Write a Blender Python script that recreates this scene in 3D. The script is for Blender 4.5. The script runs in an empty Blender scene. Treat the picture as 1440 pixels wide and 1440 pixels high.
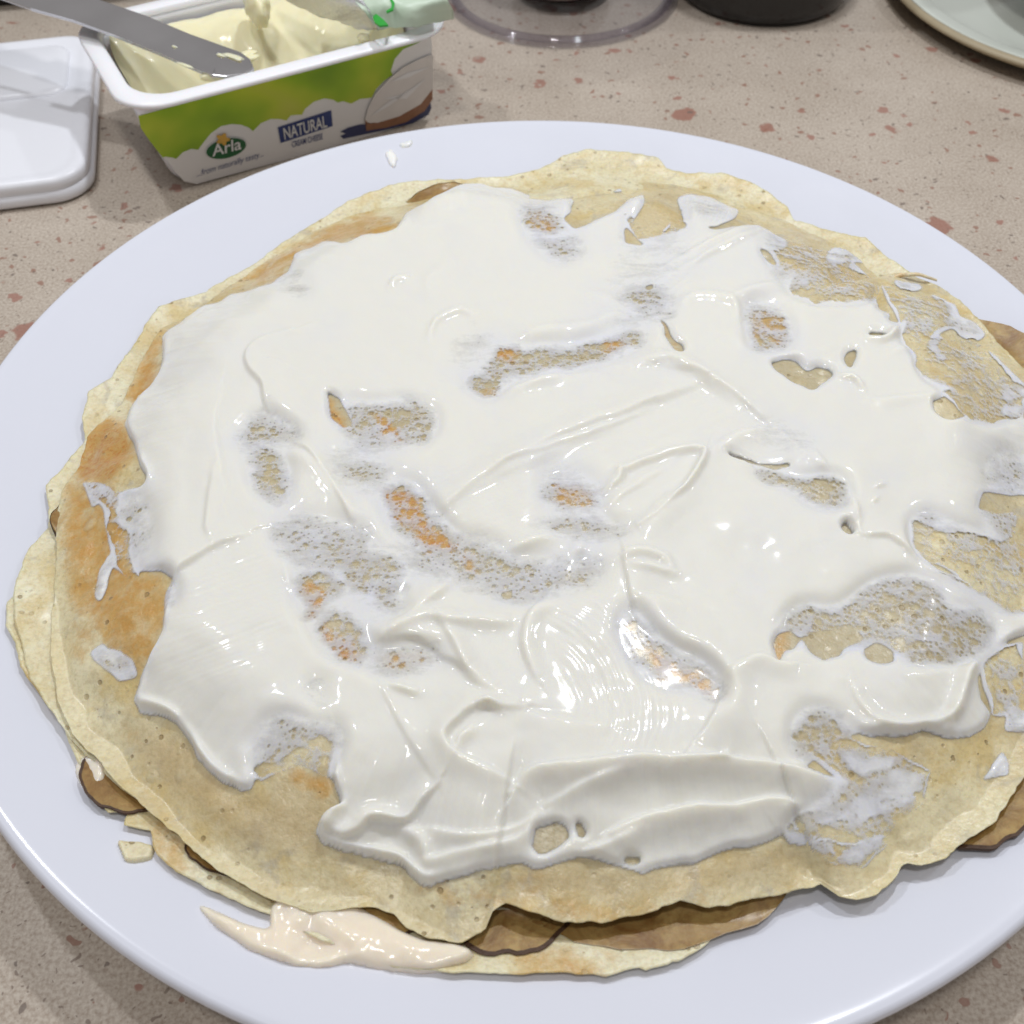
import bpy, bmesh, math, random
import numpy as np
from mathutils import Vector, Matrix
from mathutils.geometry import tessellate_polygon
random.seed(5)
S = bpy.context.scene
COL = S.collection
# ------------------------------------------------------------------ camera
R0 = 0.155                                   # plate radius, the scale of everything
PIT, ROL = math.radians(50.222), math.radians(-0.549)
F = 1496.0                                   # focal length in photo pixels (1440 wide)
CAM = np.array([-0.05369*R0, -1.26154*R0, 1.30239*R0 + 0.022])
_f = np.array([0, math.cos(PIT), -math.sin(PIT)]); _r = np.array([1., 0, 0]); _u = np.cross(_r, _f)
RGT = math.cos(ROL)*_r + math.sin(ROL)*_u
UPV = -math.sin(ROL)*_r + math.cos(ROL)*_u
cd = bpy.data.cameras.new('camera'); cam = bpy.data.objects.new('camera', cd); COL.objects.link(cam)
cd.sensor_width = 36; cd.lens = 36*F/1440; cd.clip_start = 0.01; cd.clip_end = 50
cam.matrix_world = Matrix(((RGT[0], UPV[0], -_f[0], CAM[0]), (RGT[1], UPV[1], -_f[1], CAM[1]),
                           (RGT[2], UPV[2], -_f[2], CAM[2]), (0, 0, 0, 1)))
cd.dof.use_dof = True; cd.dof.focus_distance = 0.255; cd.dof.aperture_fstop = 26
S.camera = cam
# ------------------------------------------------------------------ room light
w = bpy.data.worlds.new('World'); S.world = w; w.use_nodes = True
bg = w.node_tree.nodes['Background']
bg.inputs[0].default_value = (1.0, 0.965, 0.95, 1); bg.inputs[1].default_value = 0.30

def lamp(name, loc, target, power, size, color):
    l = bpy.data.lights.new(name, 'AREA'); l.shape = 'DISK'; l.size = size; l.energy = power; l.color = color
    o = bpy.data.objects.new(name, l); COL.objects.link(o); o.location = loc
    o.rotation_euler = (Vector(target)-Vector(loc)).to_track_quat('-Z', 'Y').to_euler()
    return o
LW = (0.93, 0.96, 1.0)
lamp('cabinet_lamp', (0.12, 0.27, 0.66), (0.02, 0.0, 0), 1.85, 0.035, LW)
lamp('cabinet_lamp', (-0.32, 0.27, 0.66), (-0.05, 0.03, 0), 1.15, 0.035, LW)
lamp('cabinet_lamp', (0.56, 0.26, 0.66), (0.05, 0, 0), 0.8, 0.035, LW)
lamp('ceiling_lamp', (-0.10, -0.25, 1.25), (0, 0, 0), 3.2, 0.12, (1.0, .975, .95))
S.view_settings.view_transform = 'Standard'; S.view_settings.look = 'None'
S.view_settings.exposure = 0.12; S.view_settings.gamma = 1
S.render.engine = 'CYCLES'
S.cycles.use_denoising = True
S.cycles.max_bounces = 10; S.cycles.transparent_max_bounces = 12
S.cycles.caustics_reflective = False; S.cycles.caustics_refractive = False

# ------------------------------------------------------------------ pixel <-> place
def at(x, y, z):
    d = (x-720)/F*RGT - (y-720)/F*UPV + _f
    return CAM + (z-CAM[2])/d[2]*d
def at_plane(x, y, p0, n):
    d = (x-720)/F*RGT - (y-720)/F*UPV + _f
    return CAM + np.dot(np.asarray(p0)-CAM, n)/np.dot(d, n)*d
def proj(X, Y, Z):
    vx, vy, vz = X-CAM[0], Y-CAM[1], Z-CAM[2]
    d = vx*_f[0]+vy*_f[1]+vz*_f[2]
    return (720+F*(vx*RGT[0]+vy*RGT[1]+vz*RGT[2])/d, 720-F*(vx*UPV[0]+vy*UPV[1]+vz*UPV[2])/d)

# ------------------------------------------------------------------ numpy noise
def vnoise(X, Y, seed):
    rng = np.random.RandomState(seed); L = rng.rand(256, 256)
    xi = np.floor(X).astype(int); yi = np.floor(Y).astype(int); fx = X-xi; fy = Y-yi
    fx = fx*fx*(3-2*fx); fy = fy*fy*(3-2*fy)
    a = L[yi & 255, xi & 255]; b = L[yi & 255, (xi+1) & 255]; c = L[(yi+1) & 255, xi & 255]; d = L[(yi+1) & 255, (xi+1) & 255]
    return (a*(1-fx)+b*fx)*(1-fy)+(c*(1-fx)+d*fx)*fy - 0.5
def fbm(X, Y, seed, octs=4):
    s = 0; a = 1.0
    for k in range(octs):
        s = s + a*vnoise(X*2**k+17.3*k, Y*2**k+5.1*k, seed+k); a *= .5
    return s
def sstep(a, b, x):
    t = np.clip((x-a)/(b-a), 0, 1); return t*t*(3-2*t)

# ------------------------------------------------------------------ drawing board (photo pixels)
BX, BY, BW, BH = -80, 180, 1680, 1260
def inside(pts, X, Y):
    m = np.zeros(X.shape, bool); n = len(pts)
    for i in range(n):
        x1, y1 = pts[i]; x2, y2 = pts[(i+1) % n]
        if y1 == y2: continue
        c = (y1 > Y) != (y2 > Y)
        m ^= c & (X < (x2-x1)*(Y-y1)/(y2-y1)+x1)
    return m
def mask(pts):
    M = np.zeros((BH, BW), np.float32); p = np.array(pts, float)
    x0, y0 = np.maximum(np.floor(p.min(0)).astype(int)-(BX, BY), 0); x1, y1 = np.ceil(p.max(0)).astype(int)-(BX, BY)+1
    x1 = min(x1, BW); y1 = min(y1, BH)
    Y, X = np.mgrid[y0:y1, x0:x1]
    M[y0:y1, x0:x1] = inside(pts, X+BX+.01, Y+BY+.013)
    return M
def box1(a, r, ax):
    k = 2*r+1; pad = [(0, 0), (0, 0)]; pad[ax] = (r+1, r)
    c = np.cumsum(np.pad(a, pad, mode='edge'), axis=ax, dtype=np.float64)
    return ((c[k:] - c[:-k]) if ax == 0 else (c[:, k:] - c[:, :-k])).astype(np.float32)/k
def blur(a, r):
    r = max(1, int(round(r*.6)))
    for _ in range(3):
        a = box1(box1(a, r, 0), r, 1)
    return a
def soft(pts, r):
    """blurred mask, computed in the polygon's own box"""
    M = np.zeros((BH, BW), np.float32); p = np.array(pts, float); g = int(3*r+6)
    x0, y0 = np.maximum(np.floor(p.min(0)).astype(int)-(BX, BY)-g, 0); x1, y1 = np.ceil(p.max(0)).astype(int)-(BX, BY)+g
    x1 = min(x1, BW); y1 = min(y1, BH)
    Y, X = np.mgrid[y0:y1, x0:x1]
    M[y0:y1, x0:x1] = blur(inside(pts, X+BX+.01, Y+BY+.013).astype(np.float32), r)
    return M
def bil(A, px, py):
    x = np.clip(px-BX, 0, BW-1.01); y = np.clip(py-BY, 0, BH-1.01)
    xi = x.astype(int); yi = y.astype(int); fx = x-xi; fy = y-yi
    return (A[yi, xi]*(1-fx)+A[yi, xi+1]*fx)*(1-fy)+(A[yi+1, xi]*(1-fx)+A[yi+1, xi+1]*fx)*fy
def smooth_line(pts, n=6):
    p = np.array(pts, float)
    if len(p) < 3: return p
    q = np.vstack([2*p[0]-p[1], p, 2*p[-1]-p[-2]]); out = []
    for i in range(1, len(q)-2):
        for t in np.linspace(0, 1, n, endpoint=False):
            out.append(.5*((2*q[i])+(q[i+1]-q[i-1])*t+(2*q[i-1]-5*q[i]+4*q[i+1]-q[i+2])*t*t+(-q[i-1]+3*q[i]-3*q[i+1]+q[i+2])*t**3))
    out.append(p[-1]); return np.array(out)
def stroke(H, pts, h, wl, wr, taper=True):
    """adds a knife ridge h mm high; wl / wr = how far it falls off left / right of the line, pixels"""
    p = smooth_line(pts); g = 2.6*max(wl, wr)
    x0 = max(int(p[:, 0].min()-g)-BX, 0); x1 = min(int(p[:, 0].max()+g)-BX, BW); y0 = max(int(p[:, 1].min()-g)-BY, 0); y1 = min(int(p[:, 1].max()+g)-BY, BH)
    if x1 <= x0 or y1 <= y0: return
    Y, X = np.mgrid[y0:y1, x0:x1]; X = X+BX; Y = Y+BY
    best = np.full(X.shape, 1e9); sg = np.zeros(X.shape); al = np.zeros(X.shape)
    n = len(p)-1
    for i in range(n):
        ax, ay = p[i]; dx, dy = p[i+1]-p[i]; L2 = dx*dx+dy*dy+1e-9
        t = np.clip(((X-ax)*dx+(Y-ay)*dy)/L2, 0, 1)
        ex = X-ax-t*dx; ey = Y-ay-t*dy; d = np.hypot(ex, ey)
        b = d < best; best = np.where(b, d, best); sg = np.where(b, dx*ey-dy*ex, sg); al = np.where(b, (i+t)/n, al)
    wd = np.where(sg > 0, wr, wl)
    v = h*np.exp(-(best/wd)**2)
    if taper: v = v*np.sqrt(np.clip(np.sin(np.pi*np.clip(al, 0.02, .98)), 0, 1))
    H[y0:y1, x0:x1] += v

# ------------------------------------------------------------------ mesh helpers
def link(name, me, mat, parent=None, loc=(0, 0, 0)):
    o = bpy.data.objects.new(name, me); COL.objects.link(o); o.location = loc
    if mat is not None and not me.materials: me.materials.append(mat)
    if parent is not None: o.parent = parent
    return o
def npmesh(name, V, Q, smooth=True):
    """V (n,3); Q (m,3 or 4) index arrays"""
    me = bpy.data.meshes.new(name); V = np.asarray(V, np.float32); Q = np.asarray(Q, np.int32); k = Q.shape[1]
    me.vertices.add(len(V)); me.vertices.foreach_set('co', V.ravel())
    me.loops.add(Q.size); me.loops.foreach_set('vertex_index', Q.ravel())
    me.polygons.add(len(Q)); me.polygons.foreach_set('loop_start', np.arange(0, Q.size, k, dtype=np.int32))
    me.polygons.foreach_set('use_smooth', np.full(len(Q), smooth, bool))
    me.update(calc_edges=True); me.validate(); return me
def attr(me, name, val):
    a = me.attributes.new(name, 'FLOAT', 'POINT'); a.data.foreach_set('value', np.asarray(val, np.float32).ravel())
def bmobj(name, bm, mat, parent=None, loc=(0, 0, 0), smooth=True, bevel=0):
    bmesh.ops.recalc_face_normals(bm, faces=bm.faces[:])
    me = bpy.data.meshes.new(name)
    for f in bm.faces: f.smooth = smooth
    bm.to_mesh(me); bm.free()
    o = link(name, me, mat, parent, loc)
    if bevel:
        b = o.modifiers.new('bevel', 'BEVEL'); b.width = bevel; b.segments = 3; b.limit_method = 'ANGLE'
    return o
def thing(name, label, cat, loc, group=None):
    o = bpy.data.objects.new(name, None); COL.objects.link(o); o.location = loc; o.empty_display_size = .01
    return tag(o, label, cat, group)
def tag(o, label, cat, group=None):
    o['label'] = label; o['category'] = cat
    if group: o['group'] = group
    return o
def lathe(prof, n=128, cx=0, cy=0):
    prof = np.array(prof, float); m = len(prof); a = np.linspace(0, 2*np.pi, n, endpoint=False)
    V = np.stack([cx+prof[None, :, 0]*np.cos(a)[:, None], cy+prof[None, :, 0]*np.sin(a)[:, None], np.repeat(prof[None, :, 1], n, 0)], -1).reshape(-1, 3)
    i = np.arange(n)[:, None]; j = np.arange(m-1)[None, :]; k = (i+1) % n
    Q = np.stack([i*m+j, k*m+j, k*m+j+1, i*m+j+1], -1).reshape(-1, 4)
    return V, Q

# ------------------------------------------------------------------ materials
class NT:
    def __init__(s, name):
        s.m = bpy.data.materials.new(name); s.m.use_nodes = True; s.t = s.m.node_tree; s.N = s.t.nodes
        s.b = s.N['Principled BSDF']; s.out = s.N['Material Output']
    def n(s, typ, **kw):
        x = s.N.new(typ)
        for k, v in kw.items(): setattr(x, k, v)
        return x
    def L(s, a, b): s.t.links.new(a, b)
    def coord(s): return s.n('ShaderNodeTexCoord').outputs['Object']
    def noise(s, scale, detail=4, rough=.55, vec=None, dist=0):
        x = s.n('ShaderNodeTexNoise'); x.inputs['Scale'].default_value = scale; x.inputs['Detail'].default_value = detail
        x.inputs['Roughness'].default_value = rough; x.inputs['Distortion'].default_value = dist
        s.L(vec or s.coord(), x.inputs['Vector']); return x.outputs['Fac']
    def voro(s, scale, feature='F1', vec=None, out='Distance', rand=1.0):
        x = s.n('ShaderNodeTexVoronoi'); x.feature = feature; x.inputs['Scale'].default_value = scale; x.inputs['Randomness'].default_value = rand
        s.L(vec or s.coord(), x.inputs['Vector']); return x.outputs[out]
    def ramp(s, fac, stops):
        x = s.n('ShaderNodeValToRGB'); e = x.color_ramp.elements
        while len(e) < len(stops): e.new(.5)
        for k, (p, c) in enumerate(stops):
            e[k].position = p; e[k].color = (c, c, c, 1) if not hasattr(c, '__len__') else (*c, 1)
        s.L(fac, x.inputs[0]); return x.outputs[0]
    def mix(s, fac, a, b, mode='MIX'):
        x = s.n('ShaderNodeMix'); x.data_type = 'RGBA'; x.blend_type = mode
        for v, i in ((fac, 0), (a, 6), (b, 7)):
            if hasattr(v, 'is_output'): s.L(v, x.inputs[i])
            elif hasattr(v, '__len__'): x.inputs[i].default_value = (*v, 1)
            else: x.inputs[i].default_value = v
        return x.outputs[2]
    def math(s, op, a, b=0.0, clamp=False):
        x = s.n('ShaderNodeMath', operation=op); x.use_clamp = clamp
        for v, i in ((a, 0), (b, 1)):
            if hasattr(v, 'is_output'): s.L(v, x.inputs[i])
            else: x.inputs[i].default_value = v
        return x.outputs[0]
    def at(s, name): return s.n('ShaderNodeAttribute', attribute_name=name).outputs['Fac']
    def bump(s, h, dist, strength=1.0, normal=None):
        x = s.n('ShaderNodeBump'); x.inputs['Distance'].default_value = dist; x.inputs['Strength'].default_value = strength
        s.L(h, x.inputs['Height'])
        if normal is not None: s.L(normal, x.inputs['Normal'])
        return x.outputs[0]
    def set(s, **kw):
        for k, v in kw.items():
            i = s.b.inputs[k.replace('_', ' ')]
            if hasattr(v, 'is_output'): s.L(v, i)
            elif hasattr(v, '__len__') and len(v) == 3 and i.type == 'RGBA': i.default_value = (*v, 1)
            else: i.default_value = v
        return s
def simple(name, col, rough=.4, var=.06, scale=60, bump=0, **kw):
    n = NT(name); f = n.noise(scale, 4)
    c = n.mix(f, [x*(1-var) for x in col], [min(x*(1+var), 1) for x in col])
    n.set(Base_Color=c, Roughness=rough, **kw)
    if bump: n.set(Normal=n.bump(n.noise(scale*4, 3), bump))
    return n.m

# counter: beige composite stone with rust chips and dark specks
def m_counter():
    n = NT('speckled_stone'); co = n.coord()
    base = n.mix(n.ramp(n.noise(26, 5, .6), [(.35, 0), (.68, 1)]), (.385, .318, .252), (.50, .43, .355))
    fine = n.ramp(n.noise(1100, 3, .6), [(.33, 0), (.62, 1)])
    base = n.mix(.5, base, n.mix(fine, (.24, .175, .135), (.58, .53, .46)))
    warp = n.n('ShaderNodeVectorMath', operation='ADD'); nz = n.n('ShaderNodeTexNoise'); nz.inputs['Scale'].default_value = 210
    n.L(co, nz.inputs['Vector']); sc = n.n('ShaderNodeVectorMath', operation='SCALE'); sc.inputs['Scale'].default_value = .006
    n.L(nz.outputs['Color'], sc.inputs[0]); n.L(co, warp.inputs[0]); n.L(sc.outputs[0], warp.inputs[1]); wv = warp.outputs[0]
    for scale, lo, hi, col, thr in ((62, .13, .17, (.29, .125, .09), .80), (125, .15, .20, (.31, .145, .11), .74), (240, .15, .24, (.27, .14, .10), .64),
                                    (330, .14, .22, (.16, .125, .105), .80), (640, .15, .25, (.20, .15, .12), .68)):
        v = n.n('ShaderNodeTexVoronoi'); v.inputs['Scale'].default_value = scale; n.L(wv, v.inputs['Vector'])
        sep = n.n('ShaderNodeSeparateColor'); n.L(v.outputs['Color'], sep.inputs[0])
        size = n.math('MULTIPLY', n.math('SUBTRACT', sep.outputs[0], thr), 1/(1-thr), True)     # 0..1, only some cells
        rad = n.math('MULTIPLY', n.math('POWER', size, .7), .34)
        f = n.math('MULTIPLY', n.math('SUBTRACT', rad, v.outputs['Distance']), 20, True)
        base = n.mix(n.math('MULTIPLY', f, .8), base, col)
    n.set(Base_Color=base, Roughness=.33, Specular_IOR_Level=.4, Normal=n.bump(n.noise(500, 3), .00006))
    return n.m
M_counter = m_counter()
def m_ceramic():
    n = NT('glazed_porcelain')
    sm = n.ramp(n.noise(14, 5, .65), [(.35, .0), (.75, 1)])
    n.set(Base_Color=n.mix(n.noise(6, 3), (.655, .675, .755), (.67, .685, .76)),
          Roughness=n.math('MULTIPLY_ADD', sm, .10, False) if False else n.mix(sm, (.13,)*3, (.24,)*3),
          Specular_IOR_Level=.5, Normal=n.bump(n.noise(30, 2), .00015))
    return n.m
M_plate = m_ceramic()

def m_crepe(name, pale, tan, gloss=.34, coat=.16):
    n = NT(name)
    brown = n.at('brown'); pal = n.at('pale'); 
    big = n.noise(55, 5, .6); mid = n.noise(190, 5, .65); fin = n.noise(900, 4, .6)
    c = n.mix(n.ramp(big, [(.38, 0), (.62, 1)]), pale, tan)
    c = n.mix(n.ramp(n.noise(75, 6, .68, dist=.4), [(.48, 0), (.62, .6)]), c, (.58, .43, .16))                 # yellow fried patches
    c = n.mix(n.ramp(n.noise(120, 4, .6, dist=.6), [(.57, 0), (.68, .6)]), c, (.42, .39, .32))    # greyish see-through spots
    c = n.mix(pal, c, pale)
    c = n.mix(n.math('MULTIPLY', n.at('wet'), .75), c, n.mix(mid, (.30, .25, .15), (.50, .44, .30)))
    c = n.mix(n.math('MULTIPLY', n.at('tan'), n.ramp(mid, [(.3, .55), (.7, 1)])), c, n.mix(big, (.42, .305, .15), (.54, .415, .22)))
    # browning: where the batter touched the pan
    bf = n.math('ADD', brown, n.math('MULTIPLY', n.math('SUBTRACT', n.noise(200, 6, .74, dist=.3), .5), 2.5))
    bv = n.n('ShaderNodeTexVoronoi'); bv.inputs['Scale'].default_value = 105; n.L(n.coord(), bv.inputs['Vector'])
    bs = n.n('ShaderNodeSeparateColor'); n.L(bv.outputs['Color'], bs.inputs[0])
    sp2 = n.math('MULTIPLY', n.math('SUBTRACT', n.math('ADD', n.math('MULTIPLY', n.math('SUBTRACT', bs.outputs[0], .35, True), .62), n.math('MULTIPLY', n.math('SUBTRACT', n.noise(400, 3), .5), .25)), bv.outputs['Distance']), 5, True)
    bf = n.math('SUBTRACT', bf, n.math('MULTIPLY', sp2, .8))
    bf = n.math('MULTIPLY', n.ramp(bf, [(.02, 0), (.95, .95)]), n.ramp(brown, [(.02, 0), (.2, 1)]))
    c = n.mix(bf, c, n.mix(n.ramp(mid, [(.3, 0), (.7, 1)]), (.56, .34, .10), (.48, .245, .042)))
    c = n.mix(n.math('MULTIPLY', n.ramp(n.at('brown'), [(.72, 0), (1, 1)]), n.ramp(fin, [(.45, 0), (.65, .8)])), c, (.42, .165, .026))
    # fine pinholes left by bubbles
    pv = n.n('ShaderNodeTexVoronoi'); pv.inputs['Scale'].default_value = 430; n.L(n.coord(), pv.inputs['Vector'])
    sp = n.n('ShaderNodeSeparateColor'); n.L(pv.outputs['Color'], sp.inputs[0])
    pr = n.math('MULTIPLY', n.math('MULTIPLY', n.math('SUBTRACT', sp.outputs[1], .40, True), 1.7, True), .34)
    pit = n.math('MULTIPLY', n.math('MULTIPLY', n.math('SUBTRACT', pr, pv.outputs['Distance']), 9, True), n.ramp(n.noise(70, 3), [(.42, 0), (.6, 1)]))
    c = n.mix(n.math('MULTIPLY', pit, .7), c, (.24, .165, .07))
    c = n.mix(n.math('MULTIPLY', n.ramp(fin, [(.35, 1), (.55, 0)]), .28), c, (.34, .25, .10))
    vb = n.n('ShaderNodeTexVoronoi'); vb.inputs['Scale'].default_value = 190; n.L(n.coord(), vb.inputs['Vector'])
    vs = n.n('ShaderNodeSeparateColor'); n.L(vb.outputs['Color'], vs.inputs[0])
    dome = n.math('MULTIPLY', n.math('SUBTRACT', n.math('MULTIPLY', vs.outputs[2], .42), vb.outputs['Distance']), 4, True)
    dome = n.math('MULTIPLY', dome, n.ramp(n.noise(60, 3), [(.42, 0), (.6, 1)]))
    c = n.mix(n.math('MULTIPLY', dome, .38), c, pale)
    h = n.math('ADD', n.math('MULTIPLY', fin, .28), n.math('ADD', n.math('MULTIPLY', n.noise(300, 3, .6), .9), n.math('MULTIPLY', dome, .9)))
    h = n.math('SUBTRACT', h, n.math('MULTIPLY', pit, .8))
    n.set(Base_Color=c, Roughness=n.mix(n.noise(300, 3), (gloss-.12,)*3, (gloss+.2,)*3), Specular_IOR_Level=.5,
          Normal=n.bump(h, .0006, .7), Coat_Weight=coat, Coat_Roughness=.2, Subsurface_Weight=.25, Subsurface_Scale=.002)
    n.b.inputs['Subsurface Radius'].default_value = (1, .6, .25)
    return n.m
M_top = m_crepe('crepe_top', (.71, .64, .43), (.56, .465, .27), .30, .22)
M_low = m_crepe('crepe_pale', (.75, .705, .52), (.66, .59, .38), .38, .1)

def m_cream(name, thick, thin, lace=True, rough=.5, scale_bump=.00035):
    n = NT(name)
    tk = n.at('thick') if lace else None
    c = n.mix(tk, thin, thick) if lace else thick
    wob = n.noise(130, 3, .5); fin = n.noise(600, 3, .55)
    hh = n.math('ADD', n.math('MULTIPLY', wob, .16), n.math('ADD', n.math('MULTIPLY', fin, .16), n.math('MULTIPLY', n.noise(1500, 2, .5), .05)))
    if lace:
        L = n.at('lace'); C = n.at('cover')
        # bubbly net: cells of different size with cream left on the walls between them
        co = n.coord()
        mp = n.n('ShaderNodeMapping'); mp.inputs['Rotation'].default_value = (0, 0, math.radians(-24)); mp.inputs['Scale'].default_value = (.55, 1.25, 1); n.L(co, mp.inputs['Vector'])
        lo = n.math('MULTIPLY', L, 2.5, True)
        Lm = n.math('ADD', L, n.math('MULTIPLY', n.math('MULTIPLY', n.math('SUBTRACT', n.noise(150, 5, .64, mp.outputs[0], .4), .5), lo), 1.55))
        Lf = n.math('ADD', Lm, n.math('MULTIPLY', n.math('MULTIPLY', n.math('SUBTRACT', n.noise(800, 4, .65), .5), lo), .55))
        d1 = n.voro(430, 'F1', co); d2 = n.voro(820, 'F1', co)
        h1 = n.math('MULTIPLY', n.math('SUBTRACT', n.math('MULTIPLY', n.math('SUBTRACT', Lf, .18), .86), d1), 3.2, True)
        h2 = n.math('MULTIPLY', n.math('SUBTRACT', n.math('MULTIPLY', n.math('SUBTRACT', Lf, .18), .74), d2), 3.0, True)
        op = n.math('MULTIPLY', n.math('MAXIMUM', h1, h2), n.math('MULTIPLY', n.math('SUBTRACT', Lf, .24), 2.3, True))
        haze = n.math('MULTIPLY', n.math('SUBTRACT', Lf, .22), 1.15, True)
        a = n.math('MULTIPLY', n.math('SUBTRACT', 1, op), n.math('SUBTRACT', 1, n.math('MULTIPLY', haze, .64)))
        alpha = n.math('MULTIPLY', C, a, True)
        hh = n.math('ADD', hh, n.math('MULTIPLY', n.math('MULTIPLY', a, n.math('MINIMUM', L, .5)), .9))
        n.set(Alpha=alpha)
    n.set(Base_Color=c, Roughness=rough, Specular_IOR_Level=.3, Normal=n.bump(hh, scale_bump, .6),
          Subsurface_Weight=.55, Subsurface_Scale=.0035, Coat_Weight=.32, Coat_Roughness=.09, Coat_IOR=1.4)
    n.b.inputs['Subsurface Radius'].default_value = (1, .8, .45)
    return n.m
M_cream = m_cream('cream_cheese', (.715, .705, .65), (.655, .66, .69))
M_tubcream = m_cream('cream_cheese_shaded', (.80, .75, .50), None, lace=False, rough=.4)  # yellow of the shaded tub interior is put into the cheese colour
M_sauce = m_cream('pink_sauce', (.82, .73, .60), None, lace=False, rough=.2, scale_bump=.0006)
M_smear = m_cream('cream_on_plate', (.80, .79, .76), None, lace=False, rough=.35)
M_slice = None
def m_slice():
    n = NT('fried_flesh'); big = n.noise(110, 6, .7, dist=.5); fin = n.noise(420, 5, .7)
    c = n.mix(n.ramp(big, [(.35, 0), (.65, 1)]), (.20, .10, .026), (.40, .27, .095))
    c = n.mix(n.ramp(fin, [(.5, 0), (.75, .7)]), c, (.15, .065, .016))
    n.set(Base_Color=c, Roughness=.34, Normal=n.bump(n.math('ADD', n.math('MULTIPLY', fin, .3), big), .00012), Coat_Weight=.0, Coat_Roughness=.2, Subsurface_Weight=.15, Subsurface_Scale=.002)
    return n.m
M_slice = m_slice()
M_skin = simple('fried_skin', (.055, .024, .009), .6, .6, 160, .0004)
M_plastic = simple('white_plastic', (.82, .82, .85), .38, .03, 40, .00004, Subsurface_Weight=.1, Subsurface_Scale=.003)
M_lid = simple('lid_plastic', (.77, .78, .83), .35, .03, 30, .00004)
def m_steel():
    n = NT('steel'); sm = n.ramp(n.noise(25, 3, .5), [(.3, 0), (.8, 1)])
    n.set(Base_Color=n.mix(sm, (.56, .55, .56), (.64, .63, .64)), Metallic=1.0, Roughness=n.mix(sm, (.17,)*3, (.22,)*3), Normal=n.bump(n.noise(300, 2), .00003))
    return n.m
M_steel = m_steel()
def m_print_green():
    n = NT('green_print')
    c = n.ramp(n.noise(42, 2, .4), [(.30, (.17, .32, .006)), (.47, (.30, .48, .01)), (.62, (.48, .58, .03)), (.78, (.56, .56, .08))])
    n.set(Base_Color=c, Roughness=.3); return n.m
M_green = m_print_green()
M_white = simple('white_print', (.84, .83, .83), .32, .02)
M_navy = simple('navy_print', (.022, .045, .19), .3, .1)
M_logo = simple('logo_green', (.006, .12, .035), .3, .1)
M_gold = simple('gold_print', (.68, .40, .06), .3, .25, 400)
M_ink = simple('white_ink', (.78, .78, .78), .3, .02)
M_bread = simple('bread_print', (.30, .14, .075), .35, .5, 700)
M_spread = simple('spread_print', (.76, .72, .69), .35, .08, 180)
M_blue = simple('blue_print', (.035, .045, .13), .3, .3, 120)
M_foil = simple('foil_silver', (.72, .72, .75), .28, .1, 200, .0004, Metallic=.85)
M_foilg = simple('foil_print', (.52, .62, .50), .38, .06, 60, .0002)
M_leaf = simple('leaf_print', (.015, .32, .03), .35, .15)
def m_glass(name, col):
    n = NT(name); tr = n.n('ShaderNodeBsdfTransparent'); tr.inputs[0].default_value = (*col, 1); gl_ = n.n('ShaderNodeBsdfGlossy')
    n.L(n.mix(n.noise(40, 2), (.03,)*3, (.06,)*3), gl_.inputs['Roughness']); fr = n.n('ShaderNodeLayerWeight'); fr.inputs[0].default_value = .5; fc = n.math('POWER', fr.outputs['Facing'], 4.0)
    mx = n.n('ShaderNodeMixShader'); n.L(n.math('ADD', n.math('MULTIPLY', fc, .8), .06), mx.inputs[0]); n.L(tr.outputs[0], mx.inputs[1]); n.L(gl_.outputs[0], mx.inputs[2]); n.L(mx.outputs[0], n.out.inputs[0]); return n.m
M_glass = m_glass('clear_glass', (.97, .968, .975))
M_dark = simple('black_glaze', (.010, .009, .009), .12, .3)
M_stem = simple('dark_brown_stem', (.06, .032, .02), .5, .35, 60)
M_celadon = simple('pale_green_glaze', (.60, .635, .575), .22, .04, 20)
M_tanrim = simple('tan_clay', (.34, .28, .18), .5, .15, 120)
M_brown = simple('brown_glaze', (.15, .12, .09), .3, .3, 60)
M_hob = simple('black_enamel', (.012, .012, .014), .2, .2)

# ------------------------------------------------------------------ counter
bm = bmesh.new()
for x, y in ((-1.2, -.7), (1.2, -.7), (1.2, .62), (-1.2, .62)): bm.verts.new((x, y, 0))
bm.faces.new(bm.verts[:])
r_ = bmesh.ops.extrude_face_region(bm, geom=bm.faces[:])
for v in r_['geom']:
    if isinstance(v, bmesh.types.BMVert): v.co.z = -.03
cn = bmobj('counter', bm, M_counter, smooth=False); cn['kind'] = 'structure'

# ------------------------------------------------------------------ plate
IN = [(0, .0085), (.06, .0086), (.095, .0090), (.108, .0098), (.120, .0120), (.132, .0151), (.141, .0180), (.1475, .0204), (.1505, .0214), (.1525, .0219), (.1538, .0219)]
OUT = [(.1546, .0213), (.1550, .0202), (.1546, .0191), (.1530, .0181), (.148, .0168), (.138, .0135), (.122, .0085), (.105, .0045), (.098, .0030), (.095, .0004), (.0915, .0004), (.089, .0030), (.05, .0040), (0, .0041)]
_ir = np.array([p[0] for p in IN]); _iz = np.array([p[1] for p in IN])
def zp(r): return np.interp(r, _ir, _iz)
def fine(prof, k=5):
    return smooth_line(prof, k)
V, Q = lathe(np.vstack([fine(IN), fine(OUT)]), 192)
pl = link('plate', npmesh('plate', V, Q), M_plate)
tag(pl, 'large white glossy dinner plate under the stack of crepes', 'plate')

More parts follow.
